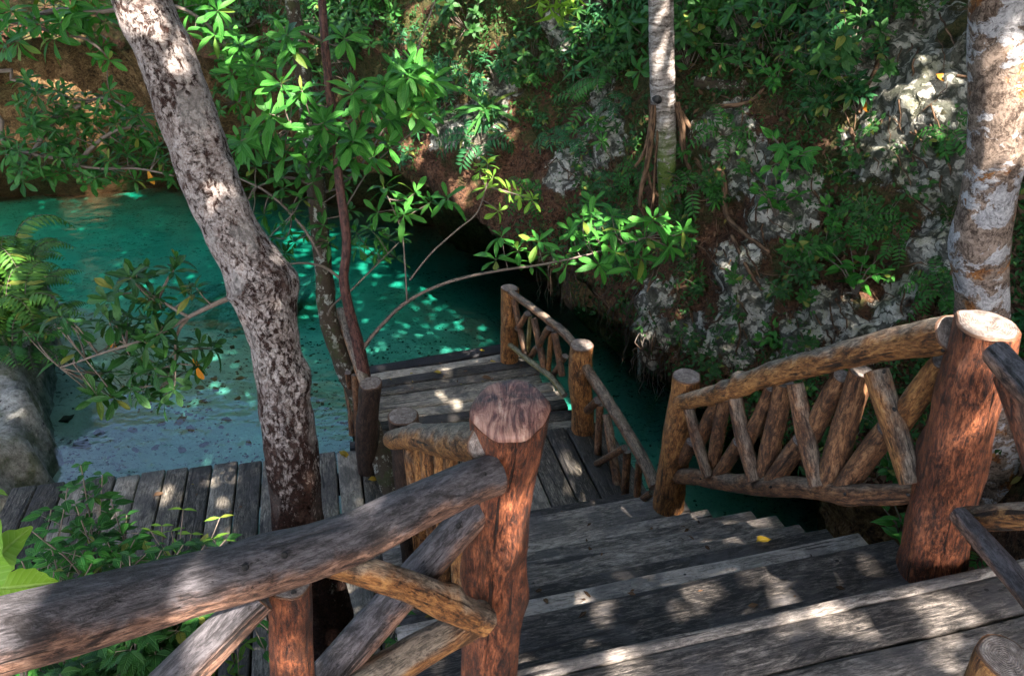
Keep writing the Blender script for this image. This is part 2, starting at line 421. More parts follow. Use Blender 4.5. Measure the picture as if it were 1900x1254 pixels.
lump = t.vor(t.vadd(w, t.scale(t.noise(co, 11, 4, out='Color'), (.05, .05, .05))), 6.5, 'F1'); lump2 = t.vor(t.vadd(w, t.scale(t.noise(co, 24, 3, out='Color'), (.025, .025, .025))), 15, 'F1')
gapn = t.noise(w, 13, 6, .74)
pm = t.math('MULTIPLY', t.step(t.math('ADD', lump, t.math('MULTIPLY', gapn, .55)), .78, .90), t.step(nz, .60, .46))
pm = t.math('MAXIMUM', pm, t.math('MULTIPLY', t.step(t.math('ADD', lump2, t.math('MULTIPLY', gapn, .7)), .88, .98), .9))
pm = t.math('MAXIMUM', pm, t.math('MULTIPLY', t.step(gapn, .59, .65), .95))
lime = t.mix(t.math('MULTIPLY', pm, .9), lime, (.028, .030, .022))
soil = t.mix(t.step(f2, .36, .64), (.016, .009, .006), (.165, .078, .042)); soil = t.mix(t.step(t.noise(w, 48, 6, .85), .53, .62), soil, (.24, .145, .095))
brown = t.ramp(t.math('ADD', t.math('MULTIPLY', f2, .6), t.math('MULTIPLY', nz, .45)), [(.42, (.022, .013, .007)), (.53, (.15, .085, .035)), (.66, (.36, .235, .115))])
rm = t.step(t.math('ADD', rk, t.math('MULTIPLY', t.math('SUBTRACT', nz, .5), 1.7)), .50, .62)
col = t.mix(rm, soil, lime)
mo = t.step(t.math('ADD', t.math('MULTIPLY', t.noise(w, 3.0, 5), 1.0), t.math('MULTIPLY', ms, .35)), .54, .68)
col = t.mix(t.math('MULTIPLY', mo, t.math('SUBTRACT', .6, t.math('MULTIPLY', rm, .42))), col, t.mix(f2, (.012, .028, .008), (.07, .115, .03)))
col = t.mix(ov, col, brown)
h = t.math('SUBTRACT', t.math('ADD', t.math('MULTIPLY', f2, .8), t.math('MULTIPLY', nz, .8)), t.math('ADD', t.math('MULTIPLY', lump, t.math('MULTIPLY', rm, .6)), t.math('MULTIPLY', pm, t.math('MULTIPLY', rm, .5))))
t.pbr(col, .9, t.bump(h, .07, 1.0), .15)

t = NT('bank_rock'); co = t.obj(); f2 = t.noise(co, 18, 8, .72); nz = t.noise(co, 2.6, 6, .65)
col = t.ramp(t.math('ADD', t.math('MULTIPLY', f2, .65), t.math('MULTIPLY', nz, .4)), [(.36, (.06, .06, .052)), (.50, (.30, .295, .26)), (.66, (.56, .555, .49))])
col = t.mix(t.math('MULTIPLY', t.step(t.noise(co, 3.4, 5), .48, .62), .65), col, t.mix(f2, (.03, .045, .012), (.13, .16, .05)))
col = t.mix(t.step(t.noise(co, 13, 5, .75), .60, .68), col, (.022, .02, .015))
t.pbr(col, .9, t.bump(t.math('ADD', f2, nz), .04, 1.0), .2)

t = NT('soil'); co = t.obj(); f2 = t.noise(co, 26, 8, .75)
t.pbr(t.mix(f2, (.012, .009, .006), (.09, .06, .04)), .95, t.bump(f2, .04, 1.0), .1)

t = NT('sand'); co = t.obj(); nz = t.noise(co, 1.3, 6, .62); f2 = t.noise(co, 30, 7, .75)
col = t.ramp(t.math('ADD', t.math('MULTIPLY', nz, .7), t.math('MULTIPLY', f2, .3)), [(.32, (.31, .335, .285)), (.5, (.50, .545, .465)), (.68, (.64, .69, .60))])
w = t.vadd(co, t.scale(t.noise(co, 6, 4, out='Color'), (.25, .25, 0)))
sp1 = t.math('MULTIPLY', t.step(t.noise(t.scale(w, (1, 1.6, 1)), 12, 6, .78), .53, .62), t.step(t.noise(co, .9, 5), .36, .52))
col = t.mix(t.math('MULTIPLY', sp1, .85), col, (.05, .055, .045))
sp2 = t.step(t.noise(t.scale(w, (1, 1.8, 1)), 30, 4, .7), .62, .68)
col = t.mix(t.math('MULTIPLY', sp2, .6), col, (.08, .085, .07))
t.pbr(col, .9, t.bump(t.math('ADD', f2, nz), .03, .8), .1)

t = NT('stone'); co = t.obj(); f2 = t.noise(co, 22, 6, .7)
t.pbr(t.mix(f2, (.012, .013, .012), (.11, .11, .095)), .85, t.bump(f2, .02, 1), .2)

t = NT('water'); co = t.obj()
b = t.bump(t.math('ADD', t.noise(t.scale(co, (1, 1.5, 1)), 3.0, 3, .5), t.math('MULTIPLY', t.noise(co, 11, 3, .5), .18)), .05, .22)
tr = t.n('BsdfTransparent'); tr.inputs[0].default_value = (.93, .985, .98, 1)
gl = t.n('BsdfGlossy'); gl.inputs['Roughness'].default_value = .03; gl.inputs[0].default_value = (1, 1, 1, 1); t.put(gl.inputs['Normal'], b)
fr = t.n('Fresnel'); fr.inputs[0].default_value = 1.33; t.put(fr.inputs['Normal'], b)
mx = t.n('MixShader'); t.put(mx.inputs[0], fr.outputs[0]); t.t.links.new(tr.outputs[0], mx.inputs[1]); t.t.links.new(gl.outputs[0], mx.inputs[2])
t.t.links.new(mx.outputs[0], t.out.inputs[0])
va = t.n('VolumeAbsorption'); va.inputs['Color'].default_value = (0.0, .76, .69, 1); va.inputs['Density'].default_value = .80
t.t.links.new(va.outputs[0], t.out.inputs['Volume'])
#__PART2__
# ------------------------------------------------------------------ world & light
world = bpy.data.worlds.new('World'); scene.world = world; world.use_nodes = True
SUN_AZ = math.atan2(.33, -.94); SUN_EL = math.radians(50)
SUN = Vector((math.sin(SUN_AZ) * math.cos(SUN_EL), math.cos(SUN_AZ) * math.cos(SUN_EL), math.sin(SUN_EL)))
wt = world.node_tree; bg = wt.nodes['Background']; sk = wt.nodes.new('ShaderNodeTexSky')
sk.sky_type = 'NISHITA'; sk.sun_disc = False; sk.sun_elevation = SUN_EL; sk.sun_rotation = SUN_AZ; sk.air_density = .75; sk.dust_density = 4.0; sk.ozone_density = .4
wt.links.new(sk.outputs[0], bg.inputs[0]); bg.inputs[1].default_value = .15
sl = bpy.data.lights.new('sun', 'SUN'); sl.energy = 3.4; sl.angle = math.radians(.5); sl.color = (1, .90, .80)
so = bpy.data.objects.new('sun', sl); COL.objects.link(so); so.rotation_euler = SUN.to_track_quat('Z', 'Y').to_euler(); so.location = SUN * 20
scene.view_settings.view_transform = 'Standard'; scene.view_settings.look = 'None'; scene.view_settings.gamma = 1
scene.view_settings.exposure = 3.2
cy = scene.cycles; cy.use_denoising = True; cy.max_bounces = 6; cy.transparent_max_bounces = 8; cy.diffuse_bounces = 4
cy.caustics_reflective = False; cy.caustics_refractive = False

def sm(x, a, b):
    t = min(1, max(0, (x - a) / (b - a))); return t * t * (3 - 2 * t)
def lerp_table(tab, x):
    if x <= tab[0][0]: return tab[0][1]
    for (x0, y0), (x1, y1) in zip(tab, tab[1:]):
        if x <= x1: return y0 + (y1 - y0) * (x - x0) / (x1 - x0)
    return tab[-1][1]

def grid_obj(name, P, mat, kind=None, attrs=None, flip=False):
    """P: (nr, nc, 3) array -> one sheet"""
    nr, nc = P.shape[:2]
    me = bpy.data.meshes.new(name); idx = np.arange(nr * nc).reshape(nr, nc)
    q = np.stack([idx[:-1, :-1], idx[:-1, 1:], idx[1:, 1:], idx[1:, :-1]], -1).reshape(-1, 4)
    if flip: q = q[:, ::-1]
    me.vertices.add(nr * nc); me.vertices.foreach_set('co', P.reshape(-1).astype(np.float32))
    me.loops.add(q.size); me.loops.foreach_set('vertex_index', q.reshape(-1).astype(np.int32))
    me.polygons.add(len(q)); me.polygons.foreach_set('loop_start', (np.arange(len(q)) * 4).astype(np.int32))
    me.polygons.foreach_set('use_smooth', np.ones(len(q), bool))
    for k, v in (attrs or {}).items():
        a = me.attributes.new(k, 'FLOAT', 'POINT'); a.data.foreach_set('value', v.reshape(-1).astype(np.float32))
    me.materials.append(mat); me.update(calc_edges=True); me.validate()
    o = bpy.data.objects.new(name, me); COL.objects.link(o)
    if kind: o['kind'] = kind
    return o

# ------------------------------------------------------------------ cliff
CURVE = [  # x, y, lip z, recess of the underside, set-back per metre
    (4.2, -9, 1.8, .2, .6), (3.6, -3, 1.8, .2, .6), (2.75, .8, 1.6, .2, .6), (2.35, 2.4, 1.3, .3, .7), (2.45, 3.6, .9, .3, .75), (2.35, 4.5, .5, .25, .75),
    (2.05, 5.2, .38, .25, .7), (1.55, 6.1, .38, .3, .6), (.88, 7.4, .42, .5, .5), (-.3, 9.1, .7, .9, .45), (-2.3, 11.3, 1.3, 1.4, .38),
    (-4.5, 13.2, 1.75, 1.2, .3), (-7, 14.0, 2.1, .9, .28), (-10, 13.8, 2.1, .9, .3), (-14, 10.5, 1.8, 1.2, .4), (-13.5, 5, 1.2, .8, .5), (-13.5, -3, 1.2, .5, .6)]
cpath, _ = catmull([(c[0], c[1], 0) for c in CURVE], [0] * len(CURVE), .04)
# parameters follow the nearest control segment
def curve_par(p):
    best = None
    for i in range(len(CURVE) - 1):
        a, b = Vector(CURVE[i][:2]), Vector(CURVE[i + 1][:2]); d = b - a
        t = min(1, max(0, (Vector(p[:2]) - a).dot(d) / d.dot(d))); q = a + d * t; e = (q - Vector(p[:2])).length
        if best is None or e < best[0]: best = (e, i, t)
    _, i, t = best
    return [CURVE[i][k] * (1 - t) + CURVE[i + 1][k] * t for k in (2, 3, 4)]
HS = [-1.0, -.9, -.8] + [-.7 + .035 * i for i in range(21)] + [.035 * i for i in range(1, 140)] + [4.9 + .25 * i * i for i in range(1, 12)]
ns_, nh_ = len(cpath), len(HS)
CP = np.zeros((ns_, nh_, 3)); OV = np.zeros((ns_, nh_)); 
for i, p in enumerate(cpath):
    tg = (cpath[min(i + 3, ns_ - 1)] - cpath[max(i - 3, 0)]).normalized(); n = Vector((tg.y, -tg.x, 0))
    lip, rec, slope = curve_par(p)
    for j, h in enumerate(HS):
        if h <= 0:
            k = -h                                    # 0 at the lip, .7 at the back, 1 at the pool bed
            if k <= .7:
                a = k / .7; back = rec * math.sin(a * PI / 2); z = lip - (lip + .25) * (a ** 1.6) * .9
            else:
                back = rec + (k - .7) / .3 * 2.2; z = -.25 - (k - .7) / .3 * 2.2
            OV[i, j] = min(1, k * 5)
        else:
            hh = min(h, 4.9); back = slope * hh * .75 + .12 * slope * hh * hh * .6 + .1 * math.sin(hh * 2.1 + i * .05); z = lip + hh
            if h > 4.9: back += (h - 4.9) * 1.0; z += (h - 4.9) * .06
        CP[i, j] = (p.x + n.x * back, p.y + n.y * back, z)
def normals(P):
    du = np.gradient(P, axis=0); dv = np.gradient(P, axis=1); n = np.cross(dv, du); n /= np.linalg.norm(n, axis=-1, keepdims=True) + 1e-9; return n
NR = normals(CP)
# orient towards the pool
cen = np.array([-3, 7, 2.5]); sgn = np.sign(np.sum(NR[:, 80] * (cen - CP[:, 80]), -1)).mean(); NR *= 1 if sgn > 0 else -1
flat = BVHTree.FromPolygons([tuple(v) for v in CP.reshape(-1, 3)],
        [(i * nh_ + j, i * nh_ + j + 1, (i + 1) * nh_ + j + 1, (i + 1) * nh_ + j) for i in range(0, ns_ - 1) for j in range(0, nh_ - 1)])
def hit_flat(u, v):
    h = flat.ray_cast(EYEV, ray(u, v).normalized()); return h[0]
# limestone outcrops: u, v, radius (m), bulge
ROCKS = [(1300, 40, .55, .25), (1420, 35, .5, .2), (1370, 80, .35, .15), (1560, 20, .35, .1), (1660, 140, .5, .28), (1730, 220, .65, .35), (1690, 270, .5, .25), (1790, 200, .4, .2),
         (1700, 60, .45, .2), (1370, 260, .33, .2), (1400, 320, .3, .15), (1480, 360, .34, .25), (1455, 410, .3, .2), (1500, 390, .28, .2), (1385, 500, .35, .22), (1410, 570, .4, .2), (1380, 630, .4, .2),
         (1235, 560, .3, .3), (1240, 630, .33, .32), (1290, 620, .25, .1), (1540, 600, .32, .15), (1500, 650, .3, .15), (1600, 640, .25, .1), (1110, 210, .4, .2), (1130, 260, .4, .2), (1060, 310, .4, .15),
         (1760, 320, .4, .2), (930, 170, .35, .15), (900, 230, .5, .2), (1040, 60, .35, .15), (1110, 30, .35, .15), (850, 240, .4, .1), (1660, 560, .25, .1), (1745, 460, .3, .1)]
RK = np.zeros((ns_, nh_)); BU = np.zeros((ns_, nh_))
for (u, v, r, b) in ROCKS:
    p = hit_flat(u, v)
    if p is None: continue
    d2 = np.sum((CP - np.array(p)) ** 2, -1); r = r * 1.0; g = np.exp(-d2 / (r * r)); RK = np.maximum(RK, g); BU = np.maximum(BU, g * b)
# nothing bulges into the stair flight on the near right
near = np.array([sm(p.y, 2.0, 4.0) * .8 + .2 for p in cpath])
for i in range(ns_):
    for j in range(nh_):
        p = Vector(CP[i, j]); rk = RK[i, j]; ov = OV[i, j]
        if HS[j] > 5.5: d = noise.noise(p * .3) * .6
        else:
            d = .30 * noise.noise(p * .6) + .13 * noise.noise(p * 1.9 + Vector((7, 1, 3)))
            cell = noise.voronoi(p * 2.6)[0]; c2 = noise.voronoi(p * 6.5 + noise.noise_vector(p * 5) * .35)[0]; d += .14 * rk * (.45 - c2[0]) * 2 * .7 + (.14 if rk > .25 else .07) * (.45 - cell[0]) + ov * .25 * noise.noise(Vector((p.x * 1.7, p.y * 1.7, p.z * .35)))
            d += .07 * noise.fractal(p * 6, 1, 2, 4) + (.05 + .05 * rk) * (noise.ridged_multi_fractal(p * 5, 1, 2, 3, 1, 2) * .3 - .4)
        CP[i, j] += NR[i, j] * (d * near[i] + BU[i, j])
MO = np.clip((CP[..., 2] - 1.0) * .3, 0, 1)
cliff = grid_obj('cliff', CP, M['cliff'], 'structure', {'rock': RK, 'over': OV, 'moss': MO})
BV = BVHTree.FromPolygons([tuple(v) for v in CP.reshape(-1, 3)],
        [(i * nh_ + j, i * nh_ + j + 1, (i + 1) * nh_ + j + 1, (i + 1) * nh_ + j) for i in range(ns_ - 1) for j in range(nh_ - 1)])
LASTROCK = [0]
def hit(u, v):
    h = BV.ray_cast(EYEV, ray(u, v).normalized())
    if h[0] is None: return None, None
    n = h[1]; LASTROCK[0] = RK[h[2] // (nh_ - 1), h[2] % (nh_ - 1)]
    if n.dot(h[0] - EYEV) > 0: n = -n
    return h[0], n

# ------------------------------------------------------------------ ground, bed, water
def hfield(name, x0, x1, y0, y1, st, fn, mat, kind='structure'):
    xs = np.arange(x0, x1 + st / 2, st); ys = np.arange(y0, y1 + st / 2, st)
    P = np.zeros((len(ys), len(xs), 3))
    for j, y in enumerate(ys):
        for i, x in enumerate(xs): P[j, i] = (x, y, fn(x, y))
    return grid_obj(name, P, mat, kind)
EDGE = [(3.0, -3.55), (4.3, -3.72), (5.1, -3.95), (6.2, -4.62), (7.6, -5.35), (8.6, -5.85), (9.5, -7.0), (10.2, -9.5), (11, -14)]
def bank_z(x, y):
    e = lerp_table(EDGE, y) + .16 * noise.noise(Vector((x * .5, y * 1.7, 0))) + .1 * noise.noise(Vector((x, y * 4, 3)))
    d = e - x
    return -1.0 + 1.42 * sm(d, -.10, .14) + .10 * max(0, d) + .10 * noise.fractal(Vector((x * 2.2, y * 2.2, 1)), 1, 2, 4) - .9 * sm(y, 8.3, 9.4) * sm(-x, 4, 7)
hfield('rock_bank', -14, -3.2, 2.2, 11, .09, bank_z, M['bank_rock'])
def soil_z(x, y):
    d = y + .25 * x if x > 0 else y
    return 1.85 - 1.95 * sm(d, 1.05, 2.45) - 1.2 * sm(d, 2.5, 3.2) + .07 * noise.fractal(Vector((x * 2, y * 2, 5)), 1, 2, 4) + .5 * sm(-x, 3.5, 6)
hfield('soil_bank', -14, 5, -12, 3.4, .13, soil_z, M['soil'])
def depth(x, y):
    e = lerp_table(EDGE, y); d = x - e
    v = .20 + .42 * sm(d, 0, 1.2) + .25 * sm(d, 1.2, 3.0) + .30 * sm(x, -1.4, .8) - .25 * sm(x, .5, 1.4) + .5 * sm(y, 8, 11)
    return v
def bed_z(x, y):
    return -depth(x, y) + .09 * noise.noise(Vector((x * .9, y * .9, 2))) + .035 * noise.fractal(Vector((x * 4, y * 4, 9)), 1, 2, 3)
hfield('pool_bed', -16.5, 6, 2.0, 17.5, .12, bed_z, M['sand'])
mb = MB()
x0, x1, y0, y1, zb = -17, 5.5, 1.9, 18, -4.0
V = [(x0, y0, 0), (x1, y0, 0), (x1, y1, 0), (x0, y1, 0), (x0, y0, zb), (x1, y0, zb), (x1, y1, zb), (x0, y1, zb)]
mb.add(V, [(0, 1, 2, 3), (7, 6, 5, 4), (0, 4, 5, 1), (1, 5, 6, 2), (2, 6, 7, 3), (3, 7, 4, 0)])
wo = mb.build('water', M['water'], smooth=False); wo['kind'] = 'structure'

# stones on the bed
def stone_mesh(seed, nm='stone'):
    import bmesh
    bm = bmesh.new(); bmesh.ops.create_icosphere(bm, subdivisions=2, radius=1); seed *= 2.3
    for v in bm.verts:
        p = v.co.copy(); v.co = p * (1 + .65 * noise.noise(p * 1.1 + Vector((seed * 5, 0, 0))) + .35 * noise.noise(p * 3 + Vector((0, seed * 3, 0))))
        v.co.z *= .5
    me = bpy.data.meshes.new(nm); bm.to_mesh(me); bm.free(); me.materials.append(M['stone'])
    for p in me.polygons: p.use_smooth = True
    return me
SM = [stone_mesh(k) for k in range(5)]
bedstones = [(400, 575, .07), (415, 590, .08), (428, 582, .05), (430, 640, .07), (440, 668, .05), (398, 703, .07), (370, 720, .08), (400, 722, .07), (375, 745, .05), (420, 775, .07), (335, 785, .10), (350, 770, .06), (460, 820, .08),
             (275, 755, .08), (180, 800, .09), (150, 825, .10), (210, 745, .06), (380, 830, .08), (355, 800, .08), (440, 735, .06), (410, 790, .05), (300, 790, .06), (245, 800, .08), (120, 770, .10), (574, 578, .06), (598, 750, .05), (585, 690, .04), (590, 745, .05),
             (432, 610, .05), (405, 640, .05), (445, 700, .06), (340, 840, .07), (290, 835, .06), (250, 85 + 750, .06)]
for k, (u, v, r) in enumerate(bedstones):
    w = PZ(u, v, 0); d = depth(w.x, w.y); w = PZ(u, v, -d)
    o = bpy.data.objects.new('stone', SM[k % 5]); COL.objects.link(o); o.location = (w.x, w.y, bed_z(w.x, w.y) + r * .1); r *= .62; o.scale = (r * random.uniform(.9, 1.4), r * random.uniform(.6, 1), r); o.rotation_euler.z = k * 1.7
    if v < 660: l, g = 'small dark stone under blue water beside the bend of the leaning trunk', 'stones by the bend of the leaning trunk'
    elif u < 260: l, g = 'dark rock lying in the shallow water at the foot of the left rock bank', 'rocks at the foot of the rock bank'
    elif u > 560: l, g = 'small dark stone on the pale bed between the leaning trunk and the dock', 'stones between trunk and dock'
    else: l, g = 'dark stone on the pale blue bed just beyond the boardwalk', 'stones beyond the boardwalk'
    tag(o, l, 'stone', g)
mb = MB()
import bmesh
tmp = [np.array([v.co[:] for v in m.vertices]) for m in SM]; tmf = [[tuple(p.vertices) for p in m.polygons] for m in SM]
for k in range(4200):
    if k < 1900: x = random.uniform(-4.2, -.9); y = random.uniform(4.9, 9.0)
    else: x = random.uniform(-7, 2.2); y = random.uniform(5, 12)
    if x < lerp_table(EDGE, y) + .05 or noise.noise(Vector((x * 1.1, y * 1.1, 4))) < -.12 + .3 * (k % 3 == 0): continue
    r = random.uniform(.005, .016) * (1 if k % 9 else 1.6); a = random.uniform(0, 6.3); q = k % 5
    c, s_ = math.cos(a), math.sin(a); T = tmp[q] * np.array([r * 1.3, r, r * .8]); X = T[:, 0] * c - T[:, 1] * s_ + x; Y = T[:, 0] * s_ + T[:, 1] * c + y
    mb.add(np.stack([X, Y, T[:, 2] + bed_z(x, y) + r * .1], 1), tmf[q])
pb = mb.build('pebbles', M['stone']); tag(pb, 'scattered dark pebbles and debris on the pale pool bed', 'pebbles', kind='stuff')

# ------------------------------------------------------------------ timber: boards
AX = Vector((.970, .242, 0)); DX = Vector((-.242, .970, 0)); UZ = Vector((0, 0, 1))
_bs = [0]
def board(mb, p0, p1, wd, width, thick, rnd=None, mi=0, warp=.004, wide_end=None):
    """p0->p1 runs along the leading top edge; wd points across, away from it"""
    _bs[0] += 1; sd = _bs[0] * 3.7; p0, p1 = Vector(p0), Vector(p1); L = (p1 - p0).length; ex = (p1 - p0) / L; n = max(6, int(L / .09))
    up = ex.cross(wd).normalized()
    if up.z < 0: up = -up
    r = random.random() if rnd is None else rnd
    b = min(.010, thick * .3, width * .2)
    V, G, W = [], [], []
    for i in range(n + 1):
        f = i / n; w1 = width if wide_end is None else width * (1 - f) + wide_end * f
        c = p0.lerp(p1, f); j1 = noise.noise(Vector((f * L * 2.2, sd, 0))) * .006; j2 = noise.noise(Vector((f * L * 2.2, sd, 9))) * .006
        h = noise.noise(Vector((f * L * 1.3, sd, 4))) * warp
        prof = [(j1, -thick), (j1, -b), (j1 + b * .35, -b * .35), (j1 + b, 0), (w1 * .35, .001), (w1 * .68, .001), (w1 - b + j2, 0), (w1 + j2 - b * .35, -b * .35), (w1 + j2, -b), (w1 + j2, -thick)]
        for (a, z) in prof:
            ww = h + noise.noise(Vector((f * L * 3, a * 14, sd))) * warp * .6 if z > -thick else 0
            V.append(c + wd * a + up * (z + ww)); G.append((a + sd, f * L + sd * .7 + z * .3, sd * 1.3 + z)); W.append(r)
    m = 10; Fs = []
    for i in range(n):
        for k in range(m):
            k2 = (k + 1) % m; Fs.append((i * m + k, i * m + k2, (i + 1) * m + k2, (i + 1) * m + k))
    Fs.append(tuple(range(m - 1, -1, -1))); Fs.append(tuple(range(n * m, n * m + m)))
    mb.add(V, Fs, G, W, mi)
def ad(a, d, z): return AX * a + DX * d + Vector((0, 0, z))

# staircase
SN = [1.423, 1.753, 1.963, 2.162, 2.369, 2.609, 2.827, 3.067, 3.38, 3.61, 3.84]
ZN = [2.2 - .17 * k for k in range(11)]
st = empty('staircase', ad(1.0, 2.0, .35), 'weathered grey plank staircase going down between the log railings', 'staircase')
for k in range(1, 11):
    ar = 2.0 + .11 * (SN[k] - 1.75) if k < 7 else 2.0; mb = MB(); al = .04
    w = SN[k] - SN[k - 1] + .09
    board(mb, ad(ar + random.uniform(-.02, .02), SN[k], ZN[k]), ad(al, SN[k] + random.uniform(-.008, .008), ZN[k]), -DX, w, .055)
    o = mb.build('tread', M['plank'], st)
for aa in (.16, 1.72):
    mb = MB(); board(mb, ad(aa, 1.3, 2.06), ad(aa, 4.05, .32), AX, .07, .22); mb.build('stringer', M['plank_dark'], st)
ld = empty('landing', ad(1.0, 1.0, 2.0), 'dark plank landing at the head of the stairs, in dappled light', 'landing')
mb = MB()
dd = 1.423; ws = [.045, .155, .27, .25, .28, .26, .27, .3, .28]
for i, w in enumerate(ws):
    board(mb, ad(4.0, dd, 2.2 + (0 if i != 0 else .004)), ad(.02 if i < 2 else -1.6, dd, 2.2 + (0 if i else .004)), -DX, w - (.006 if i else .001), .055, rnd=.62 if i == 0 else (.3 if i == 1 else None)); dd -= w  # sunlit front lip put into the tone: narrow first strip is lighter
mb.build('planking', M['plank'], ld)
mb = MB()
for a_ in (.2, 1.7, 3.2): board(mb, ad(a_, 1.36, 2.13), ad(a_, -.8, 2.13), AX, .08, .2)
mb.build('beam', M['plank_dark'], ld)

# boardwalk along the water
bw = empty('boardwalk', ad(-.5, 3.8, .2), 'grey plank boardwalk along the edge of the pool at the foot of the stairs', 'boardwalk')
mb = MB(); a_ = -2.62; ZD = .35
while a_ < 1.92:
    w = random.uniform(.165, .205); am = a_ + w / 2; de = 5.03 - .066 * (am + .2) + random.uniform(-.015, .015)
    dn = 2.35 if am < .1 else 3.62
    board(mb, ad(a_, dn + random.uniform(-.03, .03), ZD), ad(a_, de, ZD), AX, w - .012, .05, warp=.006); a_ += w
mb.build('planking', M['plank_deck'], bw)
mb = MB()
for d_ in (2.55, 3.3, 4.1, 4.9): board(mb, ad(-2.6, d_, .285), ad(1.9, d_ - .1, .285), -DX, .09, .16)
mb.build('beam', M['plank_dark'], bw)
for (a_, d_) in ((-2.4, 4.82), (-1.3, 4.80), (.0, 4.78), (1.75, 4.68), (-2.4, 2.7), (1.75, 3.8)):
    p = ad(a_, d_, 0); log('support_post', [(p.x, p.y, -1.2), (p.x, p.y, .13)], [.07, .07], M['log_dark'], bw, ns=12, step=.1)

# dock stepping out over the water
dk = empty('dock', (-.4, 5.7, .1), 'stained wooden dock jutting into the turquoise water beyond the boardwalk', 'dock')
LA, LB = Vector((-1.19, 4.93, 0)), Vector((-1.40, 6.25, 0)); RA, RB = Vector((.63, 5.24, 0)), Vector((-.03, 6.70, 0))
mb = MB(); nb = 10
for i in range(nb):
    f0, f1 = i / nb + .004, (i + 1) / nb - .004; z = .27 + random.uniform(-.012, .012)
    l0, l1, r0, r1 = LA.lerp(LB, f0), LA.lerp(LB, f1), RA.lerp(RB, f0), RA.lerp(RB, f1)
    j = random.uniform(-.04, .04); ex = (r0 - l0).normalized(); wd = Vector((-ex.y, ex.x, 0))
    if i == nb - 1: mb.build('planking', M['plank_deck'], dk); mb = MB()
    board(mb, l0 + ex * j + UZ * z, r0 + ex * random.uniform(-.01, .05) + UZ * z, wd, (l1 - l0).dot(wd), .055, warp=.01, wide_end=(r1 - r0).dot(wd))
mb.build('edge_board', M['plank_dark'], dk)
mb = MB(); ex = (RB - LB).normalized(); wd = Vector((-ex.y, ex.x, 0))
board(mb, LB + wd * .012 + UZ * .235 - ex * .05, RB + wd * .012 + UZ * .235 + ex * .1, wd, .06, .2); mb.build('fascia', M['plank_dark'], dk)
mb = MB()
for f in (.12, .45, .85):
    l, r = LA.lerp(LB, f), RA.lerp(RB, f); e = (r - l).normalized(); board(mb, l - e * .16 + UZ * .2, r + UZ * .2, Vector((-e.y, e.x, 0)), .1, .15)
mb.build('beam', M['plank_dark'], dk)
for p in (LA.lerp(LB, .2), LA.lerp(LB, .8), RA.lerp(RB, .8), RA.lerp(RB, .2)):
    c = Vector((-.4, 5.7, 0)); p = p + (c - p).normalized() * .06
    log('support_post', [(p.x, p.y, -1.6), (p.x, p.y, .2)], [.06, .06], M['log_dark'], dk, ns=12, step=.1)
mb = MB(); p = LA.lerp(LB, .3); board(mb, p + Vector((-.1, .1, .2)), p + Vector((-.06, -.25, -.25)), Vector((.1, 0, .0)).normalized(), .05, .10); mb.build('brace', M['plank_dark'], dk)

# ------------------------------------------------------------------ railings
def R(px, t): return px / 2 / F_PX * t
def plog(name, pl, pts, w, mat, par, off=0, **kw):
    """timber through picture points lying in the rail's vertical plane; w = widths in picture px"""
    a, b = pl; q = [PP(u, v, a, b, off) for u, v in pts]
    if not isinstance(w, (list, tuple)): w = [w] * len(pts)
    dpt = [(p - EYEV).dot(Vector((0, cp, -sp))) for p in q]
    return log(name, q, [R(x, d) for x, d in zip(w, dpt)], M[mat], par, **kw)
def ybase(u, v, Y): return PY(u, v, Y)

# right stair railing, posts H (near) and C (far)
pH, pC = (1.44, 1.97), (1.0, 3.63)
rr = empty('stair_railing', (1.25, 2.8, 1.2), 'honey brown log railing with crossed balusters between the tall red post and the stair foot', 'railing')
log('post', [PY(1712, 1100, 2.02), PY(1745, 950, 2.0), PY(1780, 800, 1.98), PY(1808, 690, 1.96), PY(1833, 590, 1.95)], [.120, .108, .098, .092, .088], M['log_red'], rr, ns=36, step=.02,
    caps='e', sub=True, rough=.08, flute=.10, knots=[(.55, -2.0, .02, .06), (.3, 2.5, .015, .05)], cut=(PY(1833, 604, 1.95), (0, -.05, 1)), label='thick reddish brown log post with a pale flat cut top')
log('post', [PY(1236, 985, 3.66), PY(1240, 930, 3.66), PY(1256, 810, 3.64), PY(1270, 730, 3.62), PY(1276, 680, 3.6)], [.105, .10, .088, .082, .080], M['log_honey'], rr, ns=28, step=.025,
    caps='e', sub=True, flute=.08, cut=(PY(1275, 700, 3.6), (0, -.05, 1)), label='short honey brown log post at the foot of the stairs')
pl = (pH, pC)
plog('top_rail', pl, [(1262, 747), (1300, 738), (1361, 721), (1425, 696), (1525, 670), (1611, 648), (1697, 631), (1768, 619)], [29, 32, 37, 43, 49, 55, 65, 76], 'log_honey', rr, off=.05, ns=28, knots=[(.28, .5, .02, .05), (.36, 1.2, .025, .04), (.16, 3.9, .02, .03)], rough=.1)
plog('bottom_rail', pl, [(1240, 880), (1285, 884), (1352, 896), (1425, 902), (1500, 906), (1568, 914), (1640, 917), (1718, 913)], [28, 31, 33, 40, 40, 44, 40, 38], 'log_brown', rr, off=-.01, ns=24, rough=.14)
c7 = lambda x, y: (1180 + x / 2.322, 560 + y / 2.322)
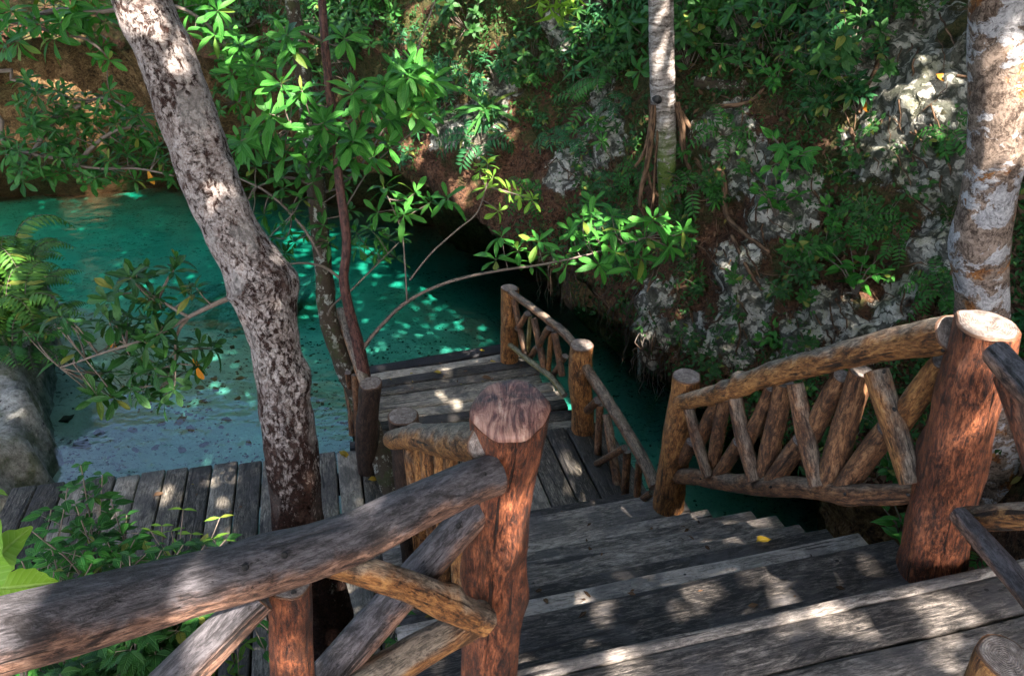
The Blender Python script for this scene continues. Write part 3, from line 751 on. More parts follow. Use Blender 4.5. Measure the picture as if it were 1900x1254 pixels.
for (x0, y0, x1, y1, w, mat, off) in [
    (225, 455, 312, 755, 18, 'log_brown', .03), (355, 425, 272, 602, 22, 'log_brown', -.02), (243, 605, 180, 705, 21, 'log_brown', -.02), (382, 415, 325, 755, 21, 'log_brown', -.03),
    (425, 410, 512, 770, 24, 'log_brown', .03), (590, 370, 478, 602, 24, 'log_brown', -.02), (445, 605, 352, 755, 23, 'log_brown', -.02), (642, 350, 552, 772, 30, 'log_brown', -.02),
    (685, 355, 785, 790, 28, 'log_brown', .03), (890, 320, 752, 582, 31, 'log_brown', -.02), (715, 600, 592, 775, 30, 'log_brown', -.02), (972, 300, 832, 790, 39, 'log_brown', -.02),
    (1035, 300, 1188, 778, 37, 'log_honey', .03), (1325, 265, 1115, 545, 38, 'log_honey', -.015), (1085, 550, 900, 795, 36, 'log_brown', -.02)]:
    plog('baluster', pl, [c7(x0, y0), c7((x0 + x1) / 2 + random.uniform(-6, 6), (y0 + y1) / 2), c7(x1, y1)], [w * random.uniform(1.12, 1.25), w * 1.22, w * random.uniform(1.15, 1.3)], mat, rr, off=off, ns=16, rough=.08)

# left stair railing, posts F (near) and E (far)
pF, pE = (-.01, 1.45), (-.565, 3.2)
lr = empty('stair_railing', (-.3, 2.3, 1.2), 'short log railing down the left of the stairs from the big knobbed post', 'railing')
log('post', [PY(905, 1330, 1.48), PY(908, 1240, 1.47), PY(917, 1100, 1.465), PY(921, 1000, 1.46), PY(930, 900, 1.46), PY(940, 830, 1.455), PY(946, 775, 1.45), PY(946, 690, 1.44)], [.092, .086, .088, .085, .082, .089, .094, .094],
    M['log_red'], lr, ns=48, step=.015, caps='e', capmat=M['cut_polished'], sub=True, rough=.05, flute=.09, dome=.22, knots=[(.62, 1.2, .016, .05), (.45, 0.2, .012, .06), (.5, 3.6, .012, .05)],
    cut=(PY(946, 762, 1.45), (-.05, -.20, .98)), label='thick knobbed log post with a large worn slanting cut end')
e = PY(748, 772, 3.2)
log('post', [(e.x, e.y, .3), (e.x, e.y, e.z * .5), (e.x, e.y, e.z + .06)], [.085, .08, .077], M['log_dark'], lr, ns=28, step=.03, caps='e', sub=True, cut=((e.x, e.y, e.z), (0, -.06, 1)), label='dark log post with a pale grey cracked cut top')
pl = (pF, pE)
plog('top_rail', pl, [(728, 816), (752, 812), (782, 812), (815, 816), (850, 819), (905, 824)], [36, 41, 50, 62, 70, 78], 'log_honey', lr, off=.06, ns=30, step=.02, rough=.04, knots=[(.45, 1.3, .01, .07)])
for i in range(7):
    f = (i + .5) / 7; p = Vector((pF[0], pF[1], 0)).lerp(Vector((pE[0], pE[1], 0)), f); zt = 3.16 - f * 1.36 - .06; zb = 2.05 - f * 1.3; q = (-1) ** i * .05
    dirv = Vector((pE[0] - pF[0], pE[1] - pF[1], 0)).normalized()
    a_, b_ = p + dirv * q + UZ * zt, p - dirv * q + UZ * zb
    log('baluster', [a_, b_], [.028, .030], M['log_honey'], lr, ns=14)
a_, b_ = Vector((pF[0], pF[1], 2.12)), Vector((pE[0], pE[1], .72)); log('bottom_rail', [a_, (a_ + b_) / 2, b_], [.045, .05, .045], M['log_brown'], lr, ns=18)

# landing railing on the left: the big log in the foreground
pl = ((-.045, 1.40), (-.78, .775))
lg = empty('landing_railing', (-.45, 1.0, 2.2), 'massive slate grey log railing crossing the near left corner, blotched with light', 'railing')
nA, nB = pl
def onp(u, v, off=0): return PP(u, v, nA, nB, off)
plog('top_rail', pl, [(-420, 1318), (-200, 1240), (0, 1182), (120, 1150), (242, 1117), (350, 1087), (503, 1046), (640, 1002), (750, 950), (850, 904), (914, 880)], [172, 158, 146, 140, 130, 118, 109, 101, 92, 84, 80], 'log_slate', lg, off=.03, ns=40, step=.02, rough=.05, knots=[(.55, 2.5, .008, .05)])
plog('baluster', pl, [(537, 1085), (541, 1180), (545, 1290), (548, 1400)], [78, 78, 80, 80], 'log_red', lg, off=0, ns=26, step=.02, knots=[(.3, -1.2, .008, .03)])
plog('baluster', pl, [(480, 1105), (400, 1185), (310, 1275), (230, 1360)], [72, 76, 80, 84], 'log_slate', lg, off=.01, ns=26, step=.02)
plog('baluster', pl, [(600, 1045), (680, 1062), (760, 1088), (830, 1120), (895, 1152)], [46, 56, 58, 62, 58], 'log_honey', lg, off=.035, ns=26, step=.015, rough=.1, knots=[(.7, 1.5, .012, .03)])
plog('baluster', pl, [(905, 925), (850, 985), (780, 1060), (700, 1150), (600, 1262), (520, 1350)], [62, 66, 68, 70, 74, 78], 'log_slate', lg, off=-.045, ns=26, step=.02)
plog('baluster', pl, [(900, 1140), (850, 1165), (780, 1205), (690, 1262), (600, 1330)], [58, 64, 68, 74, 78], 'log_honey', lg, off=.02, ns=26, step=.015, rough=.1)

# landing railing on the right
pl = ((1.40, 1.93), (1.34, .4))
rg = empty('landing_railing', (1.4, 1.3, 2.2), 'brown log railing leaving the frame at right from the tall red post', 'railing')
plog('top_rail', pl, [(1850, 655), (1875, 683), (1905, 714), (1990, 800), (2150, 960)], [50, 52, 56, 66, 90], 'log_slate', rg, off=.06, ns=26)
plog('baluster', pl, [(1862, 700), (1885, 760), (1915, 850), (1960, 980)], [34, 36, 38, 42], 'log_red', rg, off=.02, ns=20)
plog('bottom_rail', pl, [(1795, 962), (1840, 960), (1900, 957), (1990, 962), (2110, 1000)], [46, 50, 52, 56, 64], 'log_honey', rg, off=-.03, ns=24)
plog('baluster', pl, [(1780, 955), (1830, 1012), (1890, 1080), (1960, 1165)], [34, 40, 44, 50], 'log_slate', rg, off=.05, ns=22)
p = PY(1872, 1226, 1.06)
log('stump_post', [(p.x, p.y, 2.2), (p.x, p.y, p.z * .5 + 1.1), (p.x, p.y, p.z + .05)], [.068, .064, .060], M['log_honey'], None, ns=28, step=.02, caps='e', sub=True, cut=((p.x, p.y, p.z), (.05, -.1, 1)))
sp_ = bpy.data.objects['stump_post']; tag(sp_, 'honey brown post with a sawn top in the lower right corner of the landing', 'post')

# dock railing, posts A (far) and B (near)
A0 = PZ(946, 668, .27); B0 = PZ(1084, 800, .33)
pl = ((A0.x, A0.y), (B0.x, B0.y))
dr = empty('dock_railing', ((A0.x + B0.x) / 2, (A0.y + B0.y) / 2, .3), 'small rustic log railing along the far right side of the dock', 'railing')
log('post', [(A0.x, A0.y, -.9), PY(945, 668, A0.y), PY(945, 600, A0.y - .03), PY(946, 515, A0.y - .05)], [.095, .09, .084, .080], M['log_honey'], dr, ns=24, caps='e', sub=True, cut=(PY(946, 535, A0.y - .05), (.1, 0, 1)), label='bark-flecked corner post at the far end of the dock')
log('post', [(B0.x, B0.y, .1), PY(1081, 760, B0.y), PY(1076, 700, B0.y - .02), PY(1081, 625, B0.y - .03)], [.10, .095, .092, .095], M['log_honey'], dr, ns=28, caps='e', sub=True, cut=(PY(1080, 641, B0.y - .03), (0, -.05, 1)), label='post with a star crack in its grey cut top')
c6 = lambda x, y: (920 + x / 4.18, 510 + y / 4.18)
plog('top_rail', pl, [c6(115, 135), c6(300, 270), c6(450, 385), c6(530, 450), c6(600, 530)], [13, 14.5, 15, 17, 16], 'log_brown', dr, off=.04, ns=20, knots=[(.78, 1.5, .012, .03)])
plog('bottom_rail', pl, [c6(85, 520), c6(260, 665), c6(430, 795), c6(535, 935)], [9, 11, 12, 12], 'log_yellow', dr, off=.04, ns=16, rough=.03)
for (x0, y0, x1, y1, w, m_, off) in [(140, 190, 228, 615, 12, 'log_brown', .02), (245, 300, 185, 395, 12, 'log_brown', .03), (165, 410, 90, 505, 11, 'log_brown', -.02), (268, 315, 245, 620, 8.5, 'log_yellow', -.01), (295, 335, 380, 755, 13, 'log_brown', .02),
    (410, 410, 340, 540, 13, 'log_brown', .03), (320, 560, 262, 645, 12, 'log_brown', -.02), (432, 430, 405, 775, 9.5, 'log_honey', -.01), (455, 450, 515, 780, 13, 'log_brown', .01), (540, 630, 440, 785, 12, 'log_brown', -.02)]:
    plog('baluster', pl, [c6(x0, y0), c6(x1, y1)], w, m_, dr, off=off, ns=12)
# boardwalk railing from B to the stair foot
pl = ((B0.x, B0.y), pC)
br = empty('boardwalk_railing', ((B0.x + pC[0]) / 2, (B0.y + pC[1]) / 2, .3), 'sloping speckled log railing between the star cracked post and the stair foot', 'railing')
c8 = lambda x, y: (1040 + x / 4.046, 640 + y / 4.046)
plog('top_rail', pl, [c8(160, 120), c8(330, 385), c8(500, 655), c8(650, 920), c8(712, 1065)], [19, 21.5, 22, 23, 24], 'log_brown', br, off=.05, ns=22)
plog('bottom_rail', pl, [c8(120, 560), c8(250, 840), c8(385, 1140)], [19, 18, 18], 'log_brown', br, off=-.02, ns=18)
for (x0, y0, x1, y1, w, off) in [(190, 290, 222, 800, 14, -.02), (205, 490, 280, 415, 16, .04), (295, 450, 278, 850, 14, .0), (345, 520, 440, 1130, 17, -.02), (265, 895, 480, 770, 13, .05), (500, 800, 485, 1140, 15, -.01), (590, 880, 575, 1130, 14, -.02), (555, 1200, 690, 1105, 14, .02)]:
    plog('baluster', pl, [c8(x0, y0), c8(x1, y1)], w, 'log_brown', br, off=off, ns=14)
# left dock railing from D
D0 = PZ(680, 872, .35); e = PZ(630, 690, .27)
pl = ((D0.x, D0.y), (-1.47, 5.85))
dl = empty('dock_railing', ((D0.x - 1.47) / 2, (D0.y + 5.85) / 2, .3), 'narrow log railing on the left of the dock behind the dark square cut post', 'railing')
log('post', [(D0.x, D0.y, .05), PY(681, 800, D0.y), PY(690, 690, D0.y - .02)], [.084, .08, .080], M['log_dark'], dl, ns=28, caps='e', sub=True, cut=(PY(691, 712, D0.y - .02), (0, -.08, 1)), rough=.1, label='dark rough post with a square sawn top on the boardwalk')
log('post', [(-1.47, 5.85, -.8), (-1.47, 5.85, .2), (-1.47, 5.85, 1.0)], [.07, .07, .065], M['log_dark'], dl, ns=18)
log('top_rail', [PY(682, 722, 4.62), PY(668, 688, 4.76), PY(652, 640, 4.9), PY(640, 605, 5.05), PY(631, 576, 5.2)], [.040, .040, .040, .038, .036], M['log_honey'], dl, ns=20)
for k in range(4):
    q = D0.lerp(Vector((-1.42, 5.35, D0.z)), .16 + .2 * k); zt = 1.12 + .0 * k; s_ = .06 * (-1) ** k
    log('baluster', [(q.x, q.y + s_, zt), (q.x - .01, q.y - s_, .42)], [.027, .03], M['log_brown'], dl, ns=12)
log('bottom_rail', [(D0.x, D0.y, .45), (-1.47, 5.85, .40)], [.04, .04], M['log_brown'], dl, ns=14)
# nail heads at the joints of the near railings
def nail(par, pl, u, v, w, off=0):
    c = PP(u, v, pl[0], pl[1], off); d = (EYEV - c).normalized(); t_ = (c - EYEV).dot(Vector((0, cp, -sp))); c = c + d * (R(w, t_) * .97); d = (d + rvec() * .25).normalized()
    mb = MB(); add_tube(mb, [c - d * .02, c + d * .0015, c + d * .004], [.0055, .0065, .0045], 9, .01); mb.build('nail', M['plank_dark'], par)
def rvec(): return Vector((random.uniform(-1, 1), random.uniform(-1, 1), random.uniform(-1, 1)))
pl = ((-.045, 1.40), (-.78, .775))
for u, v, w, off in [(880, 900, 84, .03), (898, 880, 84, .03), (560, 1032, 110, .03), (528, 1030, 110, .03), (455, 1052, 118, .03), (640, 1050, 50, .035), (872, 1140, 58, .035), (880, 1150, 60, .02), (850, 975, 64, -.045), (545, 1100, 76, 0)]: nail(lg, pl, u, v, w, off)
pl = (pH, pC)
for u, v, w, off in [(1740, 632, 70, .05), (1750, 650, 72, .05), (1285, 742, 30, .05), (1425, 700, 44, .05), (1525, 676, 49, .05), (1611, 655, 56, .05), (1685, 918, 44, .02), (1568, 916, 44, .02), (1430, 903, 38, .02), (1300, 888, 30, .02), (1640, 690, 40, .03), (1660, 760, 40, .03)]: nail(rr, pl, u, v, w, off)
#__PART3__
# ------------------------------------------------------------------ leaves
def tpl(prof, fold=.18, droop=.25, wave=0.0):
    """prof: [(t, half width)] for a leaf of length 1 along +y, face +z"""
    V, A, Fs = [], [], []
    for (t, w) in prof:
        z = -droop * t * t
        for k in (-1, 0, 1):
            V.append((k * w, t * (1 - .12 * droop), z + abs(k) * fold * w + (wave * math.sin(t * 9 + k) * w if k else 0))); A.append((k, t))
    for i in range(len(prof) - 1):
        for k in (0, 1):
            a = i * 3 + k; Fs.append((a, a + 1, a + 4, a + 3))
    return np.array(V), np.array(A, float), np.array(Fs)
OBOV = tpl([(0, .012), (.14, .03), (.36, .10), (.60, .155), (.80, .145), (.93, .075), (1, .006)], .25, .32, .08)
OBOV2 = tpl([(0, .012), (.14, .03), (.36, .11), (.58, .15), (.78, .13), (.92, .065), (1, .006)], .42, .75, .12)
OBOV3 = tpl([(0, .012), (.14, .03), (.36, .09), (.60, .165), (.80, .16), (.93, .085), (1, .006)], .10, .02, .18)
OVAT = tpl([(0, .012), (.1, .05), (.28, .20), (.48, .23), (.70, .16), (.88, .06), (1, .004)], .22, .35, .10)
LANC = tpl([(0, .01), (.12, .05), (.35, .13), (.6, .12), (.82, .06), (1, .004)], .3, .3, .05)
HEART = tpl([(0, .10), (.12, .27), (.3, .34), (.55, .28), (.8, .13), (1, .005)], .15, .3, .1)
STRAP = tpl([(0, .03), (.2, .04), (.45, .045), (.7, .04), (.88, .028), (1, .003)], .5, .75, .1)
TINY = tpl([(0, .05), (.45, .24), (1, .02)], .2, .2)
LEAFLET = tpl([(0, .03), (.35, .19), (.7, .13), (1, .01)], .2, .2)
BROAD = tpl([(i / 16, .01 + .34 * math.sin(PI * (i / 16) ** .8) ** .8 + .02 * math.sin(i * 2.1)) for i in range(17)], .25, .5, .30)

class Leaves:
    def __init__(s): s.by = {}
    def add(s, T, loc, d, n, L, rnd=None, wsc=1.0):
        d = Vector(d).normalized(); n = Vector(n); n = n - d * n.dot(d)
        if n.length < 1e-4: n = d.orthogonal()
        n.normalize(); x = d.cross(n)
        s.by.setdefault(id(T), (T, []))[1].append((loc, x * (L * wsc), d * L, n * L, random.random() if rnd is None else rnd))
    def count(s): return sum(len(v[1]) for v in s.by.values())
    def build(s, name, mat, parent=None):
        VV, QQ, LL, o = [], [], [], 0
        for T, items in s.by.values():
            TV, TA, TF = T; nv = len(TV); N = len(items)
            Mx = np.array([[it[1][:], it[2][:], it[3][:]] for it in items]); lo = np.array([tuple(it[0]) for it in items]); rn = np.array([it[4] for it in items])
            V = np.einsum('vk,nkc->nvc', TV, Mx) + lo[:, None, :]; VV.append(V.reshape(-1, 3))
            at = np.concatenate([np.broadcast_to(TA, (N, nv, 2)), np.broadcast_to(rn[:, None, None], (N, nv, 1))], -1); LL.append(at.reshape(-1, 3))
            QQ.append((TF[None] + (np.arange(N) * nv)[:, None, None]).reshape(-1, 4) + o); o += N * nv
        V = np.concatenate(VV); Q = np.concatenate(QQ); A = np.concatenate(LL)
        me = bpy.data.meshes.new(name); me.vertices.add(len(V)); me.vertices.foreach_set('co', V.reshape(-1).astype(np.float32))
        me.loops.add(Q.size); me.loops.foreach_set('vertex_index', Q.reshape(-1).astype(np.int32))
        me.polygons.add(len(Q)); me.polygons.foreach_set('loop_start', (np.arange(len(Q)) * 4).astype(np.int32)); me.polygons.foreach_set('use_smooth', np.ones(len(Q), bool))
        a = me.attributes.new('leaf', 'FLOAT_VECTOR', 'POINT'); a.data.foreach_set('vector', A.reshape(-1).astype(np.float32))
        me.materials.append(mat if not isinstance(mat, str) else M[mat]); me.update(calc_edges=True)
        ob = bpy.data.objects.new(name, me); COL.objects.link(ob)
        if parent: setpar(ob, parent)
        return ob

def rv(): return Vector((random.uniform(-1, 1), random.uniform(-1, 1), random.uniform(-1, 1)))
def rosette(ls, pos, axis, L, n=9, T=OBOV, spread=(.35, 1.65), rnd=None):
    axis = Vector(axis).normalized(); px = axis.orthogonal().normalized(); py = axis.cross(px); ph0 = random.uniform(0, 6.3)
    for i in range(n):
        f = i / (n - 1); ph = ph0 + i * 2.4 + random.uniform(-.25, .25); el = spread[0] + (spread[1] - spread[0]) * f ** .8 + random.uniform(-.2, .2)
        p = px * math.cos(ph) + py * math.sin(ph); d = axis * math.cos(el) + p * math.sin(el); nn = axis * math.sin(el) - p * math.cos(el)
        d.z -= .12 * f; T_ = random.choice((OBOV, OBOV, OBOV2, OBOV3)) if T is OBOV else T
        ls.add(T_, Vector(pos) - axis * L * .12 * f, d, nn + rv() * .25, L * (.62 + .38 * math.sqrt(f)) * random.uniform(.65, 1.15), None if rnd is None else min(1, max(0, rnd + random.uniform(-.3, .3))), random.uniform(.85, 1.15))

def twig_pts(a, b, sag=.1, n=3):
    a, b = Vector(a), Vector(b); L = (b - a).length; off = rv() * L * .10; out = [a]
    for i in range(1, n):
        f = i / n; out.append(a.lerp(b, f) + off * math.sin(f * PI) + Vector((0, 0, -sag * L * math.sin(f * PI))))
    return out + [b]
def grow(mb, skel, tips, r0=.009, r1=.003, seedr=0, minrun=.0):
    """joins each tip to the nearest point of the branch skeleton; returns the end directions"""
    base = Vector(skel[0]); out = {}
    for i in sorted(range(len(tips)), key=lambda i: min((Vector(tips[i]) - s_).length for s_ in skel)):
        p = Vector(tips[i]); q = min(skel, key=lambda s_: (s_ - p).length + .0 * (s_ - base).length)
        pts = twig_pts(q, p, random.uniform(-.05, .18)); L = (p - q).length
        ra = r1 + (r0 - r1) * min(1, L / .8)
        add_tube(mb, pts, [ra + (r1 - ra) * k / (len(pts) - 1) for k in range(len(pts))], 5, .06)
        cpt, _ = catmull(pts, [0] * len(pts), .08); skel += cpt[2:-1] if len(cpt) > 4 else []
        out[i] = (pts[-1] - pts[-2]).normalized()
    return [out[i] for i in range(len(tips))]
def copy_tree(o, parent=None):
    c = o.copy(); COL.objects.link(c); c.parent = parent
    for ch in [x for x in o.children]: copy_tree(ch, c)
    return c
def skel_of(pts, step=.08): return catmull(pts, [0] * len(pts), step)[0]

# ------------------------------------------------------------------ the leaning tree in front
# u, v, ray depth, width in px
T1 = [(640, 1420, 4.75, 92), (628, 1254, 4.42, 88), (606, 1110, 4.25, 84), (556, 985, 4.1, 94), (546, 900, 4.05, 97), (537, 824, 4.0, 97), (524, 723, 3.95, 93), (510, 640, 3.92, 90), (496, 570, 3.88, 106), (485, 528, 3.85, 126), (456, 475, 3.8, 104),
      (424, 412, 3.76, 100), (390, 335, 3.72, 104), (347, 209, 3.66, 104), (312, 110, 3.6, 104), (255, -10, 3.55, 102), (200, -160, 3.5, 98), (150, -340, 3.5, 92), (110, -560, 3.5, 84)]
tr1 = empty('leaning_tree', PT(640, 1420, 4.75), 'thick leaning tree trunk with peeling pinkish white bark rising past the near railing', 'tree')
log('trunk', [PT(u, v, t_) for u, v, t_, w in T1], [w / 2 / F_PX * t_ for u, v, t_, w in T1], M['bark_lean'], tr1, caps='', ns=48, step=.025, rough=.08, flute=.10, nscale=5,
    knots=[(.435, 0.35, .035, .06), (.44, 5.9, .028, .08), (.62, .4, .02, .04), (.52, 2.7, .015, .06)])
lsD = Leaves(); mb = MB(); mb2 = MB()
j0 = PT(452, 542, 3.82)
def PJ(u, v, Y, j=.12): return PY(u, v, Y + random.uniform(-j, j))
b1 = [j0, PY(395, 566, 3.35), PY(350, 588, 3.32)]; b2 = [b1[-1], PY(327, 625, 3.35), PY(325, 700, 3.4)]; b3 = [b1[-1], PY(295, 556, 3.4), PY(246, 522, 3.5)]; b4 = [b1[-1], PY(290, 622, 3.3), PY(205, 650, 3.3), PY(112, 682, 3.35)]
sk_ = []
for b, r_ in ((b1, (.016, .011)), (b2, (.010, .006)), (b3, (.009, .005)), (b4, (.010, .005))):
    add_tube(mb, b, [r_[0] + (r_[1] - r_[0]) * i / (len(b) - 1) for i in range(len(b))], 7, .05); sk_ += skel_of(b)
tips = [(323, 501), (364, 534), (242, 515), (269, 510), (199, 556), (286, 550), (94, 592), (114, 588), (189, 580), (236, 586), (249, 618), (303, 605), (293, 632), (215, 632), (372, 640), (148, 650), (242, 660), (262, 640), (189, 708), (212, 738), (249, 692),
        (269, 716), (303, 730), (323, 722), (242, 722), (286, 684), (313, 698), (61, 620), (345, 690), (225, 600), (270, 590), (180, 735), (335, 650), (140, 610), (205, 690), (120, 665), (300, 575)]
tips += [(u + random.uniform(-24, 24), v + random.uniform(-20, 20)) for u, v in tips]; tp = [PJ(u, v, 3.4, .16) for u, v in tips]; dirs = grow(mb, sk_, tp, .007, .003)
for p, d in zip(tp, dirs): rosette(lsD, p, d * .6 + Vector((0, -.1, .7)), random.uniform(.095, .135), random.randint(7, 10))
br_ = mb.build('branch', M['bark_twig'], tr1); lsD.build('foliage', 'leaf_dark', tr1)['label'] = 'dark green leaf whorls on the low branch over the water'
for (u, v) in ((357, 672), (363, 688), (199, 633)): lsy = Leaves(); lsy.add(OBOV, PJ(u, v - 14, 3.36, .05), (.15, -.2, -1), (0, -1, .3), .11); lsy.build('yellow_leaf', 'leaf_orange', tr1)

# ------------------------------------------------------------------ red stemmed sapling behind the dark post
sap = empty('sapling', PY(684, 860, 4.74), 'slender red brown sapling with bright green leaf whorls rising behind the dark square cut post', 'tree')
stem = [PY(686, 870, 4.74), PY(678, 720, 4.76), PY(668, 655, 4.78), PY(652, 590, 4.8), PY(638, 520, 4.84), PY(643, 450, 4.9), PY(630, 340, 5.0), PY(622, 250, 5.1), PY(610, 160, 5.2), PY(600, 40, 5.35), PY(594, -80, 5.5), PY(600, -260, 5.7)]
wd_ = [25, 24, 22, 18, 16, 15, 15, 14, 14, 13, 12, 11]
log('trunk', stem, [w / 2 / F_PX * 5.75 for w in wd_], M['bark_sap'], sap, caps='', ns=18, step=.03, rough=.10)
mb = MB(); ls = Leaves(); lsl = Leaves(); sk_ = []
limbs = [([PY(672, 648, 4.77), PY(700, 612, 4.85), PY(755, 560, 4.95), PY(830, 524, 5.05), PY(920, 503, 5.1), PY(1010, 490, 5.15), PY(1100, 470, 5.2), PY(1200, 440, 5.2)], .017, .005),
         ([PY(755, 558, 4.95), PY(752, 500, 5.0), PY(745, 430, 5.1), PY(722, 370, 5.15)], .008, .004),
         ([PY(760, 520, 4.98), PY(800, 470, 5.05), PY(850, 425, 5.1), PY(885, 395, 5.15), PY(903, 345, 5.2)], .008, .004),
         ([PY(636, 520, 4.84), PY(600, 495, 4.85), PY(560, 488, 4.8), PY(520, 492, 4.75)], .012, .006),
         ([PY(640, 545, 4.85), PY(615, 570, 4.7), PY(608, 585, 4.6)], .009, .006),
         ([PY(645, 545, 4.85), PY(690, 500, 5.0), PY(735, 455, 5.1)], .007, .004),
         ([PY(620, 240, 5.1), PY(580, 230, 5.0), PY(540, 235, 4.95)], .010, .005), ([PY(622, 250, 5.1), PY(680, 200, 5.2), PY(740, 170, 5.3)], .010, .005),
         ([PY(615, 200, 5.15), PY(650, 240, 5.05), PY(655, 270, 5.0)], .008, .005), ([PY(603, 80, 5.3), PY(560, 60, 5.2), PY(520, 50, 5.2)], .009, .005),
         ([PY(630, 345, 5.0), PY(660, 320, 5.3), PY(700, 260, 5.6), PY(750, 160, 5.9), PY(790, 50, 6.2), PY(830, -60, 6.4)], .008, .005), ([PY(632, 400, 4.95), PY(690, 310, 5.3), PY(760, 250, 5.5), PY(830, 190, 5.7)], .007, .003)]
for b, ra, rb in limbs:
    add_tube(mb, b, [ra + (rb - ra) * i / (len(b) - 1) for i in range(len(b))], 7, .05); sk_ += skel_of(b)
big = [(545, 180), (480, 240), (600, 228), (560, 255), (655, 262), (500, 212), (580, 196), (620, 275), (530, 280), (590, 288), (468, 268), (668, 232), (446, 262), (560, 168), (690, 172), (655, 172), (740, 130), (775, 138), (800, 150), (760, 185),
       (730, 212), (788, 190), (720, 160), (645, 296), (692, 292), (540, 92), (640, 70)]
big += [(u + random.uniform(-32, 32), v + random.uniform(-28, 28)) for u, v in big[:26]]; tp = [PJ(u, v, 5.05, .22) for u, v in big]; dirs = grow(mb, sk_, tp, .009, .0035)
for p, d in zip(tp, dirs): rosette(ls, p, d * .4 + Vector((0, -.35, .8)), random.uniform(.15, .22), random.randint(9, 13), spread=(.35, 1.85))
mid = [(712, 348), (735, 372), (770, 358), (800, 374), (830, 368), (700, 394), (750, 398), (690, 428), (720, 444), (745, 438), (700, 468), (735, 478), (660, 430), (665, 458), (930, 438), (920, 480), (960, 463), (985, 488), (1000, 448), (1022, 468), (1060, 428), (1082, 408),
       (1050, 490), (1092, 448), (1122, 438), (1112, 490), (1142, 468), (1150, 428), (1172, 498), (1196, 443), (1190, 478), (1230, 418), (1252, 438), (1268, 428), (1240, 458), (1100, 378), (1096, 398), (1212, 408), (1135, 400)]
tp = [PJ(u, v, 5.15, .14) for u, v in mid]; dirs = grow(mb, sk_, tp, .006, .0028)
for p, d in zip(tp, dirs): rosette(ls, p, d * .5 + Vector((0, -.3, .8)), random.uniform(.14, .185), random.randint(8, 11), spread=(.35, 1.75))
hi_ = [(905, 303), (915, 328), (900, 348), (925, 392), (965, 363), (988, 370), (945, 358), (890, 315)]
tp = [PJ(u, v, 5.2, .1) for u, v in hi_]; dirs = grow(mb, sk_, tp, .005, .0025)
for p, d in zip(tp, dirs): rosette(lsl, p, d * .5 + Vector((0, -.2, .8)), random.uniform(.11, .14), 7)
mb.build('branch', M['bark_twig'], sap); ls.build('foliage', 'leaf_bright', sap); lsl.build('foliage', 'leaf_lime', sap)['label'] = 'yellowish young leaves at the tip of a side twig'
for (u, v) in ((783, 160), (757, 195), (750, 180)): lsy = Leaves(); lsy.add(OBOV, PJ(u, v - 12, 5.2, .05), (.2, -.2, -1), (0, -1, .2), .15); lsy.build('yellow_leaf', 'leaf_yellow', sap)

# ------------------------------------------------------------------ lichen covered leaning trunk by the dock
lt = empty('lichen_tree', PY(726, 915, 4.33), 'mossy lichen spotted trunk leaning across the left edge of the dock', 'tree')
pts = [PY(742, 965, 4.25), PY(726, 905, 4.40), PY(708, 850, 4.60), PY(690, 800, 4.76), PY(660, 720, 4.88), PY(632, 660, 4.95), PY(610, 590, 5.05), PY(600, 500, 5.15), PY(592, 420, 5.25), PY(586, 340, 5.4), PY(572, 220, 5.7), PY(550, 60, 6.0), PY(520, -120, 6.2)]
wd_ = [42, 40, 38, 37, 37, 34, 33, 30, 30, 30, 28, 25, 20]
log('trunk', pts, [w / 2 / F_PX * 5.9 for w in wd_], M['bark_lichen'], lt, caps='', ns=28, step=.03, rough=.16, flute=.16)
mb = MB(); ls = Leaves(); sk_ = skel_of([PY(600, 500, 5.0), PY(592, 420, 5.2), PY(586, 340, 5.4), PY(572, 220, 5.7)])
for b in ([PY(598, 480, 5.05), PY(560, 420, 5.1), PY(500, 360, 5.15), PY(430, 325, 5.2)], [PY(586, 345, 5.4), PY(530, 330, 5.3), PY(470, 350, 5.2)], [PY(588, 360, 5.4), PY(630, 350, 5.5)]):
    add_tube(mb, b, [.014 - .008 * i / (len(b) - 1) for i in range(len(b))], 6, .05); sk_ += skel_of(b)
low = [(430, 328), (470, 348), (520, 328), (560, 368), (490, 398), (530, 418), (462, 418), (502, 438), (545, 448), (600, 418), (580, 338), (640, 348), (452, 378), (420, 300), (475, 310), (545, 395), (510, 370), (440, 400), (610, 450), (570, 430), (530, 470), (485, 460), (650, 390),
       (405, 350), (555, 320), (500, 300), (620, 320), (525, 350), (660, 320), (590, 395)]
tp = [PJ(u, v, 5.2, .22) for u, v in low]; dirs = grow(mb, sk_, tp, .007, .003)
for p, d in zip(tp, dirs): rosette(ls, p, d * .6 + Vector((0, -.1, .7)), random.uniform(.11, .15), random.randint(7, 10))
mb.build('branch', M['bark_twig'], lt); ls.build('foliage', 'leaf_mid', lt)

